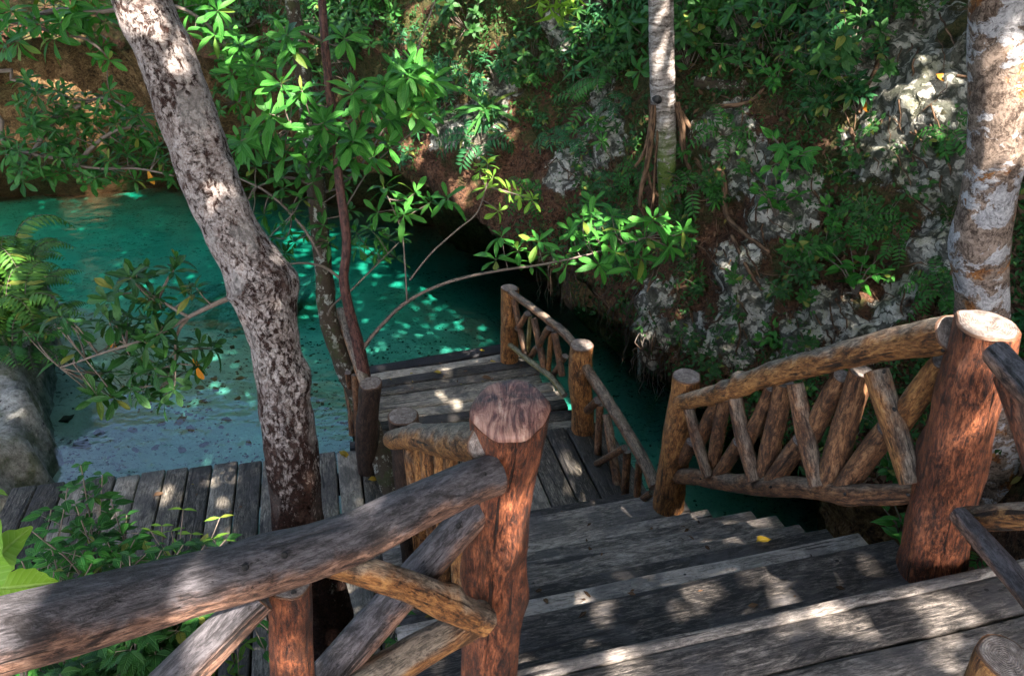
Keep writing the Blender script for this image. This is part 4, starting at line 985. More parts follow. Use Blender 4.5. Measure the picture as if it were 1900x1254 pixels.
# ------------------------------------------------------------------ tree on the left bank reaching over the water
ot = empty('overhanging_tree', (-7.2, 6.6, .3), 'tree on the left bank whose leafy boughs hang over the water in the upper left', 'tree')
log('trunk', [(-7.2, 6.6, .1), (-7.0, 6.5, 1.4), (-6.9, 6.4, 3.0), (-7.1, 6.3, 5.0), (-7.0, 6.2, 7.5)], [.2, .17, .16, .14, .1], M['bark_lichen'], ot, caps='', ns=24, step=.08, rough=.12)
mb = MB(); ls = Leaves(); lsb = Leaves(); sk_ = []
c1 = lambda x, y: (x / 2.969, y / 2.969)
def C1(x, y, Y): return PY(x / 2.969, y / 2.969, Y)
for b in ([(-7.0, 6.5, 1.6), C1(-150, 640, 6.4), C1(20, 790, 6.3), C1(180, 850, 6.2), C1(300, 870, 6.2), C1(420, 910, 6.1), C1(560, 930, 6.1), C1(760, 930, 6.0), C1(960, 970, 6.0)], [C1(180, 850, 6.2), C1(270, 700, 6.3), C1(380, 620, 6.3), C1(560, 540, 6.2), C1(740, 620, 6.1)],
          [C1(420, 910, 6.1), C1(520, 800, 6.1), C1(640, 720, 6.0), C1(800, 690, 6.0)], [(-6.9, 6.4, 2.6), C1(-100, 400, 6.3), C1(60, 440, 6.3), C1(220, 480, 6.3)],
          [(-6.9, 6.4, 3.4), C1(-60, 120, 6.2), C1(120, 130, 6.1), C1(300, 180, 6.0), C1(480, 220, 5.9), C1(600, 320, 5.9)], [C1(120, 130, 6.1), C1(300, 60, 6.0), C1(520, 70, 5.9), C1(900, 30, 5.9), C1(1080, 90, 5.9), C1(1240, 240, 5.9), C1(1340, 420, 5.9)]):
    add_tube(mb, b, [.022 - .015 * i / (len(b) - 1) for i in range(len(b))], 7, .07); sk_ += skel_of(b)
lo_ = [(140, 440), (300, 490), (400, 540), (470, 540), (570, 530), (610, 560), (130, 560), (230, 600), (350, 600), (430, 640), (720, 610), (740, 640), (170, 700), (270, 720), (380, 650), (250, 780), (370, 800), (100, 830), (60, 900), (130, 910), (220, 920), (330, 950), (480, 870),
       (560, 960), (620, 980), (700, 850), (680, 800), (780, 860), (740, 750), (870, 740), (840, 820), (640, 680), (300, 955), (30, 750), (690, 965), (600, 880), (900, 900), (950, 955), (530, 620), (470, 720), (550, 740), (180, 640), (280, 840), (510, 680), (420, 760), (600, 800),
       (80, 960), (400, 860), (760, 800), (800, 930), (640, 600), (200, 520), (60, 820), (340, 520), (520, 980), (450, 960), (860, 880), (300, 640), (690, 700), (810, 760), (140, 780)]
tp = [C1(x, y, 6.2 + random.uniform(-.3, .3)) for x, y in lo_] + [C1(x + random.uniform(-55, 55), y + random.uniform(-45, 45), 6.2 + random.uniform(-.3, .3)) for x, y in lo_]; dirs = grow(mb, sk_, tp, .008, .003)
for p, d in zip(tp, dirs): rosette(ls, p, d * .6 + Vector((0, -.1, .7)), random.uniform(.11, .155), random.randint(8, 11))
up_ = [(60, 60), (180, 60), (250, 30), (290, 210), (90, 230), (400, 60), (460, 90), (540, 60), (20, 250), (560, 260), (600, 330), (500, 30), (580, 120), (330, 130), (130, 120), (420, 140), (220, 130), (300, 40), (40, 150), (480, 180), (1040, 80), (1130, 130), (1220, 240), (1290, 200),
       (1270, 300), (1350, 330), (1370, 440), (1280, 410), (1310, 560), (1200, 60), (1400, 360), (1100, 30), (1180, 190), (1020, 170), (1320, 250), (1390, 540), (1430, 470)]
tp = [C1(x, y, 5.95 + random.uniform(-.25, .25)) for x, y in up_]; dirs = grow(mb, sk_, tp, .008, .003)
for p, d in zip(tp, dirs): rosette(lsb, p, d * .6 + Vector((0, -.2, .6)), random.uniform(.14, .20), random.randint(8, 12), spread=(.4, 1.8))
mb.build('branch', M['bark_twig'], ot); ls.build('foliage', 'leaf_mid', ot); lsb.build('foliage', 'leaf_bright', ot)
lsy = Leaves(); lsy.add(OBOV, C1(812, 925, 6.05), (.1, -.2, -1), (0, -1, .2), .15); lsy.build('yellow_leaf', 'leaf_orange', ot)

# ------------------------------------------------------------------ pale ringed trunk on the cliff
p0, _ = hit(1236, 400); Yb = p0.y - .06
pt = empty('pale_trunk_tree', p0, 'pale ringed tree trunk with a mossy green foot standing on the ledge of the cliff', 'tree')
pts = [PY(1236, 420, Yb), PY(1237, 350, Yb), PY(1236, 280, Yb - .02), PY(1231, 200, Yb - .02), PY(1228, 100, Yb), PY(1227, 0, Yb + .02), PY(1226, -120, Yb + .05), PY(1222, -330, Yb + .1), PY(1220, -700, Yb + .1)]
dpt = lambda p: (p - EYEV).dot(Vector((0, cp, -sp)))
log('trunk', pts, [w / 2 / F_PX * dpt(p) for w, p in zip([24, 30, 38, 46, 47, 47, 46, 44, 40], pts)], M['bark_pale'], pt, caps='', ns=28, step=.03, rough=.06, flute=.06)
mb = MB()
for px, wds in (([(1212, 195), (1208, 250), (1200, 310), (1190, 350), (1187, 385)], 15), ([(1208, 230), (1196, 280), (1178, 310)], 8), ([(1255, 190), (1266, 240), (1268, 270), (1282, 320), (1300, 360)], 14), ([(1258, 200), (1280, 235), (1300, 250)], 10),
                ([(1200, 310), (1208, 345), (1222, 365)], 7), ([(1222, 230), (1216, 300), (1212, 370), (1205, 400)], 6), ([(1245, 330), (1262, 370), (1290, 400), (1330, 440)], 9), ([(1192, 345), (1186, 375), (1196, 400)], 8)):
    q = [PY(u, v, Yb - .08 - .03 * i) for i, (u, v) in enumerate(px)]; add_tube(mb, q, [wds / 2 / F_PX * dpt(q[0]) * (1 - .12 * i) for i in range(len(q))], 9, .04, rough=.12, seed=wds)
mb.build('root', M['root'], pt)
mb = MB(); c = PY(1222, 187, Yb - .165)
add_tube(mb, [c + Vector((0, .1, 0)), c], [.045, .03], 12, .05); mb.build('knothole', M['plank_dark'], pt)

# mottled trunk at right
mt_ = empty('mottled_trunk_tree', PY(1850, 960, 3.25), 'stout mottled tree trunk with white, orange and brown patches behind the tall red post', 'tree')
pts = [PY(1862, 1010, 3.1), PY(1850, 900, 3.15), PY(1834, 760, 3.2), PY(1826, 640, 3.2), PY(1822, 540, 3.2), PY(1817, 450, 3.2), PY(1832, 370, 3.2), PY(1848, 290, 3.2), PY(1853, 200, 3.2), PY(1855, 100, 3.2), PY(1862, 0, 3.2), PY(1872, -150, 3.2), PY(1880, -420, 3.15)]
log('trunk', pts, [w / 2 / F_PX * 3.25 for w in [150, 130, 112, 100, 96, 106, 94, 96, 98, 100, 104, 104, 100]], M['bark_patch'], mt_, caps='', ns=44, step=.025, rough=.05, flute=.07, knots=[(.40, 3.4, .02, .08)])
#__PART4__
# ------------------------------------------------------------------ plants on the cliff: prototypes grow along +z
PROTO = {}
def proto(name, kind, mat, fn):
    root = bpy.data.objects.new(kind, None); COL.objects.link(root); root.empty_display_size = .1
    mb = MB(); ls = Leaves(); fn(mb, ls)
    if mb.F: mb.build('stem', M['bark_twig'], root)
    ls.build('foliage', mat, root); PROTO[name] = root; root['used'] = 0
def leafy(T, n, h, L, spread=.5):
    def f(mb, ls):
        for k in range(n):
            a = random.uniform(0, 6.3); top = Vector((math.cos(a) * spread * h * random.uniform(.3, 1), math.sin(a) * spread * h * random.uniform(.3, 1), h * random.uniform(.55, 1)))
            pts = [Vector((0, 0, -.03)), top * .5 + Vector((0, 0, .12 * h)), top]; add_tube(mb, pts, [.006, .004, .002], 5, .05)
            cpt = skel_of(pts, .01); m = max(4, int(h / L * 2.6))
            for i in range(m):
                q = cpt[int((.3 + .7 * i / (m - 1)) * (len(cpt) - 1))]; ph = i * 2.4 + a; d = Vector((math.cos(ph), math.sin(ph), .25)) if i < m - 1 else top
                ls.add(T, q, d, Vector((0, 0, 1)) + rv() * .3, L * random.uniform(.7, 1.15))
    return f
def whorls(n, rad, L, T=OBOV):
    def f(mb, ls):
        for k in range(n):
            d = (rv() + Vector((0, 0, .9))); d.z = abs(d.z); d.normalize(); p = d * rad * random.uniform(.55, 1)
            add_tube(mb, twig_pts((0, 0, -.03), p, .05), [.008, .006, .005, .003], 5, .06); rosette(ls, p, d + Vector((0, 0, .5)), L * random.uniform(.8, 1.2), random.randint(7, 10), T)
    return f
def pinnate(n, Lr, L):
    def f(mb, ls):
        for k in range(n):
            a = k * 2.4 + random.uniform(-.3, .3); o = Vector((math.cos(a), math.sin(a), 0)); R_ = Lr * random.uniform(.7, 1.1)
            pts = [Vector((0, 0, 0)), o * R_ * .35 + UZ * R_ * .4, o * R_ * .75 + UZ * R_ * .4, o * R_ + UZ * R_ * .2]; add_tube(mb, pts, [.004, .003, .002, .001], 4, .05)
            cpt = skel_of(pts, .01); m = 8; side = o.cross(UZ)
            for i in range(m):
                j = int((.3 + .68 * i / (m - 1)) * (len(cpt) - 1)); q = cpt[j]; tg = (cpt[min(j + 2, len(cpt) - 1)] - cpt[j - 2]).normalized()
                for s_ in (-1, 1): ls.add(LEAFLET if L < .09 else LANC, q, side * s_ + tg * .45, side.cross(tg) * -1 if side.cross(tg).z < 0 else side.cross(tg), L * (1 - .35 * abs(i / m - .4)) * random.uniform(.85, 1.1))
            ls.add(LANC, cpt[-1], cpt[-1] - cpt[-4], UZ, L)
    return f
def straps(n, L):
    def f(mb, ls):
        for k in range(n):
            a = k * 2.4; el = random.uniform(.2, 1.2); d = Vector((math.cos(a) * math.sin(el), math.sin(a) * math.sin(el), math.cos(el))); nn = Vector((-math.cos(a) * math.cos(el), -math.sin(a) * math.cos(el), math.sin(el)))
            ls.add(STRAP, d * .02, d, nn, L * random.uniform(.7, 1.1), None, 1.5)
    return f
def fern(n, Lr, lf=19):
    def f(mb, ls):
        for k in range(n):
            a = k * 2.4 + random.uniform(-.3, .3); o = Vector((math.cos(a), math.sin(a), 0)); R_ = Lr * random.uniform(.7, 1.1); hh = random.uniform(.3, .75)
            pts = [Vector((0, 0, 0)), o * R_ * .35 + UZ * R_ * hh, o * R_ * .75 + UZ * R_ * hh * 1.1, o * R_ * 1.05 + UZ * R_ * hh * .7]; add_tube(mb, pts, [.005, .004, .003, .001], 4, .05)
            cpt = skel_of(pts, .005); side = o.cross(UZ)
            for i in range(lf):
                t_ = i / (lf - 1); j = int((.12 + .87 * t_) * (len(cpt) - 3)) + 1; q = cpt[j]; tg = (cpt[j + 1] - cpt[j - 1]).normalized(); up = side.cross(tg); up = up if up.z > 0 else -up
                for s_ in (-1, 1): ls.add(LANC, q, side * s_ + tg * .35 - up * .15, up, R_ * .27 * math.sin(PI * (.14 + .84 * t_)) ** .8 + .01, None, 1.0)
    return f
def vine(L, n, leaf):
    def f(mb, ls):
        for k in range(n):
            x, y = random.uniform(-.22, .22), random.uniform(-.12, .12); l_ = L * random.uniform(.4, 1)
            pts = [Vector((x * .3, y * .3, 0)), Vector((x * .8, y + .06, -.25 * l_)), Vector((x, y + .05, -.6 * l_)), Vector((x + random.uniform(-.06, .06), y, -l_))]; add_tube(mb, pts, [.004, .003, .003, .002], 4, .06)
            cpt = skel_of(pts, .03)
            for i, q in enumerate(cpt[1:]):
                for _ in (0, 1):
                    ph = random.uniform(0, 6.3); ls.add(HEART if leaf > .05 else OVAT, q, Vector((math.cos(ph), math.sin(ph), -.7)), Vector((math.cos(ph), math.sin(ph), .8)) + rv() * .3, leaf * random.uniform(.6, 1.15))
    return f
proto('leafA', 'leafy_plant', 'leaf_mid', leafy(OVAT, 6, .26, .085)); proto('leafB', 'leafy_plant', 'leaf_dark', leafy(OVAT, 7, .30, .075, .7)); proto('leafC', 'leafy_plant', 'leaf_bright', leafy(OVAT, 7, .28, .10, .7))
proto('whA', 'whorled_shrub', 'leaf_mid', whorls(7, .32, .13)); proto('whB', 'whorled_shrub', 'leaf_blue', whorls(6, .26, .12, OVAT)); proto('whC', 'whorled_shrub', 'leaf_bright', whorls(6, .26, .12))
proto('pin', 'feather_leaf_plant', 'leaf_blue', pinnate(9, .42, .12)); proto('pinB', 'feather_leaf_plant', 'leaf_mid', pinnate(8, .34, .085))
proto('strap', 'strap_leaf_plant', 'leaf_mid', straps(13, .55)); proto('fern', 'fern', 'leaf_fern', fern(8, .85)); proto('fernD', 'fern', 'leaf_mid', fern(7, .55, 15))
proto('vine', 'hanging_vine', 'leaf_bright', vine(.95, 9, .075)); proto('vineD', 'hanging_vine', 'leaf_dark', vine(.8, 10, .06))
proto('bigA', 'shrub', 'leaf_mid', whorls(22, .62, .19)); proto('bigB', 'shrub', 'leaf_dark', whorls(24, .60, .15, OVAT)); proto('bigC', 'shrub', 'leaf_bright', whorls(18, .55, .17)); proto('bigD', 'shrub', 'leaf_blue', whorls(22, .6, .14, LANC))
def put(name, pos, nrm, scale, label, cat, group=None, up=.6, spin=None):
    src = PROTO[name]
    o = src if not src['used'] else copy_tree(src); src['used'] = 1
    ax = (Vector(nrm) * (1 - up) + UZ * up).normalized(); q = ax.to_track_quat('Z', 'Y')
    o.rotation_mode = 'QUATERNION'; from mathutils import Quaternion
    o.rotation_quaternion = q @ Quaternion((0, 0, 1), random.uniform(0, 6.3) if spin is None else spin)
    o.location = pos; o.scale = (scale,) * 3
    tag(o, label, cat, group); return o
NPL = [0]
def scatter(zone, kinds, n, sc, phrase, up=.6, minrock=None):
    """zone: list of (u0, v0, u1, v1)"""
    k = 0; tries = 0; NPL[0] += 1
    while k < n and tries < n * 6:
        tries += 1; random.seed(NPL[0] * 1000 + tries); z = random.choice(zone); u, v = random.uniform(z[0], z[2]), random.uniform(z[1], z[3]); p, nn = hit(u, v)
        if p is None or (LASTROCK[0] > .3 and z[0] > 820 and tries % 8): continue
        name, word, cat = random.choice(kinds)
        put(name, p, nn, random.uniform(*sc), word + ' ' + phrase, cat, cat + 's ' + phrase, up); k += 1
D = {'bigA': ('bigA', 'green whorl leaved shrub', 'shrub'), 'bigB': ('bigB', 'dark dense shrub', 'shrub'), 'bigC': ('bigC', 'bright green shrub', 'shrub'), 'bigD': ('bigD', 'blue green narrow leaved shrub', 'shrub'),
     'leafA': ('leafA', 'small leafy green plant', 'plant'), 'leafB': ('leafB', 'small dark leafy plant', 'plant'), 'leafC': ('leafC', 'small bright leafy plant', 'plant'), 'whA': ('whA', 'low whorl leaved bush', 'bush'), 'whB': ('whB', 'low blue green bush', 'bush'),
     'whC': ('whC', 'low bright green bush', 'bush'), 'pin': ('pin', 'blue green feather leaved plant', 'plant'), 'pinB': ('pinB', 'green feather leaved plant', 'plant'), 'fernD': ('fernD', 'small green fern', 'fern'), 'vineD': ('vineD', 'dark trailing vine', 'vine'), 'vine': ('vine', 'bright trailing vine', 'vine'), 'strap': ('strap', 'strap leaved plant', 'plant')}
K = lambda s_: [D[x] for x in s_.split()]
scatter([(430, -60, 720, 190)], K('bigA bigB bigB bigD bigA'), 26, (.7, 1.15), 'in the far wall thicket behind the sapling', .75)
scatter([(700, -60, 1600, 130)], K('bigA bigB bigD bigC bigA bigB'), 26, (.6, 1.0), 'in the clifftop thicket left of the pale trunk', .7)
scatter([(980, -60, 1205, 170)], K('bigB bigD whB leafB bigB whA'), 22, (.5, .9), 'on the slope just left of the pale trunk', .6)
scatter([(-40, -80, 440, 60)], K('bigA bigB bigA'), 14, (.7, 1.0), 'above the mouth of the brown cave', .8)
scatter([(690, 120, 900, 230), (760, 150, 1190, 300)], K('whA whB bigD leafB pin whB fernD'), 26, (.6, 1.0), 'on the rock above the overhang', .5)
scatter([(950, 260, 1200, 420), (1060, 380, 1180, 500)], K('whB pin leafB whA pinB leafB'), 20, (.55, .95), 'on the overhang below left of the pale trunk', .4)
scatter([(1600, 60, 1500, 220)], K('leafB leafA leafB whB vineD leafA'), 30, (.7, 1.2), 'on the slope between pale trunk and hanging vine', .5)
scatter([(1260, 220, 1420, 460)], K('leafA leafB leafC pinB leafB'), 18, (.6, 1.1), 'among the roots right of the pale trunk', .5)
scatter([(1440, 240, 1780, 420)], K('leafA leafB leafB pinB leafC'), 11, (.5, .9), 'in the brown soil below the white outcrop', .5)
scatter([(1280, 430, 1520, 660)], K('leafB leafA leafB vineD leafA'), 30, (.55, 1.0), 'on white rock above the far log rail end', .35)
scatter([(1520, 420, 1790, 620)], K('leafB leafA leafB pinB'), 11, (.5, .9), 'on the littered slope above the log rail', .5)
scatter([(1300, 660, 1720, 900)], K('leafB leafA vineD'), 24, (.5, .9), 'behind the crossed log balusters', .4)
scatter([(1560, 0, 1800, 130)], K('leafB bigB whB leafA'), 14, (.5, .8), 'at the top of the slope by the mottled trunk', .5)
scatter([(1890, 100, 1990, 560), (1860, 600, 1960, 900)], K('leafB whB leafA'), 12, (.6, 1.0), 'right of the mottled trunk', .5)
for (u, v, k, s_, lab, cat) in [
    (893, 268, 'pin', 1.25, 'blue green feather leaved plant arching out over the brown overhang', 'plant'), (905, 205, 'strap', .85, 'yellow green strap leaved plant perched above the overhang', 'plant'), (1100, 205, 'pinB', 1.2, 'drooping feather leaved plant left of the pale trunk on grey rock', 'plant'),
    (1140, 100, 'strap', .9, 'upright strap leaved plant left of the pale trunk', 'plant'), (1555, 60, 'vine', 1.25, 'bright green heart leaved vine hanging down the slope at upper right', 'vine'), (1545, 20, 'vine', 1.1, 'bright green vine tumbling from the top edge at upper right', 'vine'), (1600, 10, 'bigC', .8, 'bright bush topping the hanging vine at upper right', 'bush'),
    (1475, 300, 'leafC', 1.35, 'broad leaved bright plant in the dark soil above the white outcrop', 'plant'), (1588, 545, 'leafC', 1.35, 'sunlit bright green plant glowing on the dark slope above the log rail', 'plant'), (1310, 380, 'whC', .8, 'bright little bush at the foot of the pale trunk on the right', 'bush'),
    (1440, 640, 'leafC', .7, 'small bright sprig peeping over the middle of the log rail', 'plant'), (1310, 540, 'leafA', .9, 'pointed leaf sprig on the rock right of the long bright branch', 'plant'), (1440, 400, 'leafC', 1.1, 'bright bush on top of the white rock below the roots', 'plant'), (1330, 690, 'leafB', .8, 'dark sprig behind the short post at the stair foot', 'plant'), (1440, 160, 'leafC', .9, 'bright leafy patch above the bare root on the slope', 'plant')]:
    p, nn = hit(u, v)
    if p is not None: put(k, p + nn * .02, nn, s_, lab, cat, None, .45)
p, nn = hit(1690, 985)
for (u, v, Y, k, s_, lab) in [(1688, 990, 2.75, 'leafC', 1.1, 'bright broad leaved plant at the foot of the tall red post'), (1800, 1045, 2.5, 'pinB', .55, 'small bright plant between the tall red post and the lower right rail')]:
    q = PY(u, v, Y); put(k, q - UZ * .1, UZ, s_, lab, 'plant', None, 1)
random.seed(41)
# yellow-lime spray hanging in from the top edge
ls = Leaves(); mb = MB(); yr = empty('hanging_spray', PY(1035, -60, 6.2), 'yellow green leafy spray hanging in from the top edge left of the pale trunk', 'spray')
tp = [PJ(u, v, 6.2, .1) for u, v in ((1000, 5), (1020, 12), (1040, 8), (1060, 2), (1030, 25), (1050, 18), (1010, -10), (1065, -10), (1042, 35))]; grow(mb, [PY(1035, -260, 6.2), PY(1035, -130, 6.2), PY(1033, -60, 6.2)], tp)
for p in tp: rosette(ls, p, Vector((0, -.2, -.6)) + rv() * .3, .17, 6, LANC)
add_tube(mb, [PY(1040, -600, 6.4), PY(1035, -260, 6.2), PY(1033, -60, 6.2)], [.02, .01, .006], 6); mb.build('branch', M['bark_twig'], yr); ls.build('foliage', 'leaf_lime', yr)

# low creepers, litter, twigs on the cliff
ls = Leaves(); lt_ = Leaves(); mb = MB()
def veg(u, v): return noise.fractal(Vector((u * .006, v * .006, 1.5)), 1, 2, 3)
n = 0
for _ in range(5200):
    random.seed(20000 + _); u, v = random.uniform(700, 1960), random.uniform(-40, 900); dens = veg(u, v) + (.35 if u < 1200 else 0) + (.25 if v < 240 and u < 1600 else 0) - (.4 if (1420 < u < 1660 and 190 < v < 430) or (1510 < u < 1800 and 420 < v < 640) else 0)
    if dens < .02 or n > 1500: continue
    p, nn = hit(u, v)
    if p is None or nn.z < -.15 or (LASTROCK[0] > .3 and _ % 5): continue
    n += 1; L = random.uniform(.028, .06)
    for i in range(random.randint(8, 16)):
        q = p + rv() * .11; q = q - nn * (q - p).dot(nn) + nn * random.uniform(.0, .05); d = rv() - UZ * .4; ls.add(TINY, q, d, nn + UZ * .5 + rv() * .5, L * random.uniform(.7, 1.3))
o = ls.build('ground_cover', 'leaf_dark'); tag(o, 'low dark green creepers carpeting the cliff and slope', 'creepers', kind='stuff')
n = 0
for _ in range(9000):
    random.seed(40000 + _); u, v = random.uniform(1180, 1960), random.uniform(-20, 900)
    if n > 2600: break
    p, nn = hit(u, v)
    if p is None or nn.z < .1 or LASTROCK[0] > .35: continue
    n += 1; L = random.uniform(.04, .11); lt_.add(OVAT if n % 2 else TINY, p + nn * .012, rv() - nn * .2, nn + rv() * .5, L, None, .8)
o = lt_.build('leaf_litter', 'leaf_dead'); tag(o, 'brown dead leaves littering the slope', 'leaf litter', kind='stuff')
def surf_walk(u, v, du, dv, m, lift=.012):
    out = []
    for i in range(m):
        p, nn = hit(u, v)
        if p is not None: out.append(p + nn * lift)
        u += du + random.uniform(-6, 6); v += dv + random.uniform(-5, 5)
    return [q for i, q in enumerate(out) if i == 0 or (q - out[i - 1]).length < .6]
for _ in range(260):
    random.seed(60000 + _); u, v = random.uniform(980, 1900), random.uniform(-20, 760); a = random.gauss(1.4, .6); q = surf_walk(u, v, math.cos(a) * 12, math.sin(a) * 12, random.randint(3, 8))
    if len(q) > 2: r_ = random.uniform(.003, .009); add_tube(mb, q, [r_] * (len(q) - 1) + [r_ * .3], 5, .05)
o = mb.build('twigs', M['root'], None); tag(o, 'thin roots and dead twigs lying over the slope', 'twigs', kind='stuff')
for k, (px, w, lab) in enumerate([([(1290, 155), (1330, 158), (1370, 160), (1385, 152)], 26, 'pale bare log lying level on the slope right of the pale trunk'), ([(1320, 200), (1370, 196), (1400, 185), (1420, 165)], 9, 'thin bent root below the pale bare log'), ([(1632, 80), (1622, 130), (1605, 170), (1597, 210)], 9, 'thin straight stick leaning on the slope left of the white outcrop'),
        ([(1275, 270), (1310, 310), (1345, 330), (1350, 400), (1400, 450), (1425, 470)], 13, 'long brown root running down from the pale trunk'), ([(1360, 440), (1390, 500), (1415, 540)], 7, 'thin stick crossing the white rock face'), ([(1580, 240), (1590, 270), (1600, 300)], 8, 'short root in the soil under the hanging vine')]):
    q = []
    for (u, v) in px:
        p, nn = hit(u, v)
        if p is not None: q.append(p + nn * (.02 if k else -.02))
    if len(q) > 1: mb = MB(); d_ = dpt(q[0]); add_tube(mb, q, [w / 2 / F_PX * d_ * (1 - .08 * i) for i in range(len(q))], 10, .04, rough=.22, seed=k); tag(mb.build('root' if 'root' in lab else 'fallen_branch', M['root'] if k else M['bark_lichen']), lab, 'root' if 'root' in lab else 'branch')
# hanging roots under the lip
def strands(us, n, lab, l0, l1):
    mb = MB(); cnt = 0
    for _ in range(n):
        random.seed(70000 + _ + int(us[0])); u, v = random.uniform(us[0], us[2]), random.uniform(us[1], us[3]); p, nn = hit(u, v)
        if p is None: continue
        L = random.uniform(l0, l1); p = p + nn * random.uniform(.02, .12); L = min(L, p.z - .03)
        if L < .1: continue
        cnt += 1; q = [p + UZ * .15 - nn * .15]; m = 5
        for i in range(m): q.append(p + Vector((random.uniform(-.04, .04), random.uniform(-.04, .04), -L * i / (m - 1))))
        r_ = random.uniform(.002, .006); add_tube(mb, q, [r_] * m + [r_ * .4], 4, .06)
    if cnt >= 6 and lab: tag(mb.build('hanging_roots', M['log_dark']), lab, 'roots')
strands((1000, 470, 1075, 540), 34, 'curtain of thin roots hanging to the water behind the dock railing', .5, 1.2)
strands((1090, 520, 1190, 640), 46, 'tangle of fine roots hanging beneath the overhang between dock and stair railing', .3, .9)
strands((1170, 620, 1240, 700), 26, 'short root fringe hanging beside the short post at the stair foot', .2, .6)
strands((700, 320, 900, 420), 16, '', .2, .6)

random.seed(51)
# ------------------------------------------------------------------ left bank: ferns
for k, (x, y, s_, lab) in enumerate([(-6.6, 7.6, 1.25, 'sunlit yellow green fern topmost on the left bank'), (-5.75, 7.75, .95, 'fern whose fronds reach out over the water from the left bank'), (-5.9, 6.6, 1.15, 'yellow green fern in the middle of the left bank'), (-6.9, 6.6, 1.2, 'fern at the left frame edge behind the middle ferns'),
        (-5.3, 5.7, 1.0, 'shaded fern arching low over the pale rock of the left bank')]):
    put('fern' if k != 4 else 'fernD', Vector((x, y, bank_z(x, y) - .03)), UZ, s_, lab, 'fern', None, 1)
def bank_hit(u, v):
    d = ray(u, v)
    for i in range(300):
        p = EYEV + d * (4 + i * .03)
        if p.z < bank_z(p.x, p.y): return p
    return None
for k, (u, v) in enumerate([(25, 560), (60, 545), (5, 610), (45, 610), (75, 610), (20, 655), (65, 660), (-20, 560), (50, 500)]):
    p = bank_hit(u, v)
    if p: put('fern' if v < 630 else 'fernD', p - UZ * .03, UZ, random.uniform(.6, .85) * (1.3 if v >= 630 else 1), 'green fern in the dense patch on the left bank' if v < 630 else 'dark fern low on the left bank', 'fern', 'ferns packed on the left bank' if v < 630 else 'dark ferns low on the left bank', 1)

random.seed(52)
# ------------------------------------------------------------------ shrubs by the near end of the boardwalk
def stem_plant(name, base, tips, L, mat, label, T=OVAT, cat='shrub', r=.007, lvs=18):
    root = empty(name, base, label, cat); mb = MB(); ls = Leaves(); b = Vector(base)
    for p in tips:
        pts = twig_pts(b + rv() * .05, p, -.12); add_tube(mb, pts, [r, r * .8, r * .6, r * .35], 6, .06); cpt = skel_of(pts, .02); n = len(cpt); l_ = (Vector(p) - b).length
        m = max(5, int(min(lvs, l_ / L * 2.4)))
        for i in range(m):
            j = int((1 - (i / m) ** 1.1 * .62) * (n - 1)); q = cpt[j]; ph = i * 2.0 + random.uniform(-.4, .4)
            for s_ in (0, PI):
                d = Vector((math.cos(ph + s_), math.sin(ph + s_), random.uniform(-.1, .35)))
                if i > 2:   # side twig
                    e = q + d * L * random.uniform(.5, 1.3); add_tube(mb, [q, e], [r * .3, r * .2], 4, .08)
                    for w in (-.9, 0, .9): ls.add(T, e, Matrix.Rotation(w, 3, 'Z') @ d, UZ + rv() * .45, L * random.uniform(.6, 1.0))
                else: ls.add(T, q, d + UZ * .2, UZ + rv() * .35, L * random.uniform(.6, 1.05) * (.75 if i == 0 else 1))
    mb.build('stem', M['bark_twig'], root); ls.build('foliage', mat, root); return root
def TP(*l): return [PY(u, v, Y) for u, v, Y in l]
sb = lambda x, y: Vector((x, y, soil_z(x, y) - .02))
stem_plant('shrub', sb(-2.15, 2.15), TP((150, 862, 2.5), (125, 905, 2.45), (205, 925, 2.5), (95, 945, 2.4), (170, 975, 2.45), (235, 955, 2.5), (140, 935, 2.35), (190, 880, 2.55), (110, 985, 2.3)), .085, 'leaf_mid', 'tall shrub with small green leaves in front of the left end of the boardwalk')
stem_plant('shrub', sb(-1.85, 1.95), TP((60, 985, 2.1), (95, 1015, 2.15), (140, 1020, 2.2), (200, 1005, 2.25), (250, 1000, 2.3), (170, 1045, 2.1), (225, 1040, 2.15), (40, 1040, 2.0), (100, 1060, 2.0), (290, 1010, 2.25)), .085, 'leaf_bright', 'leafy green shrub rising just behind the big slate grey rail')
stem_plant('shrub', sb(-1.55, 2.15), TP((340, 945, 2.25), (318, 985, 2.2), (300, 975, 2.3), (355, 990, 2.2), (280, 985, 2.2)), .10, 'leaf_lime', 'pale lime sprig with a red stem in front of the boardwalk', LANC, 'plant', .006, 6)
stem_plant('shrub', sb(-1.3, 2.2), TP((408, 960, 2.2), (395, 1000, 2.15), (440, 1005, 2.2)), .10, 'leaf_lime', 'bright star shaped sprig nearest the leaning trunk above the big rail', LANC, 'plant', .006, 5)
stem_plant('shrub', sb(-1.45, 1.7), TP((240, 1030, 1.9), (300, 1020, 2.0), (340, 1010, 2.0), (380, 1010, 2.05), (280, 1060, 1.9), (330, 1045, 1.95), (420, 1000, 2.1)), .085, 'leaf_dark', 'dark leafy shrub half hidden by the big slate grey rail')
stem_plant('shrub', sb(-1.35, 1.65), TP((180, 1190, 1.75), (230, 1150, 1.8), (280, 1160, 1.85), (320, 1130, 1.9), (150, 1230, 1.7), (250, 1210, 1.75), (300, 1200, 1.8), (110, 1250, 1.65), (330, 1180, 1.9)), .10, 'leaf_dark', 'dark shrub with broad leaves under the big rail at lower left')
stem_plant('shrub', sb(-.75, 1.7), TP((455, 1130, 1.9), (470, 1160, 1.9), (440, 1190, 1.85)), .085, 'leaf_mid', 'small sprig between the two foreground balusters', OVAT, 'plant', .005, 5)
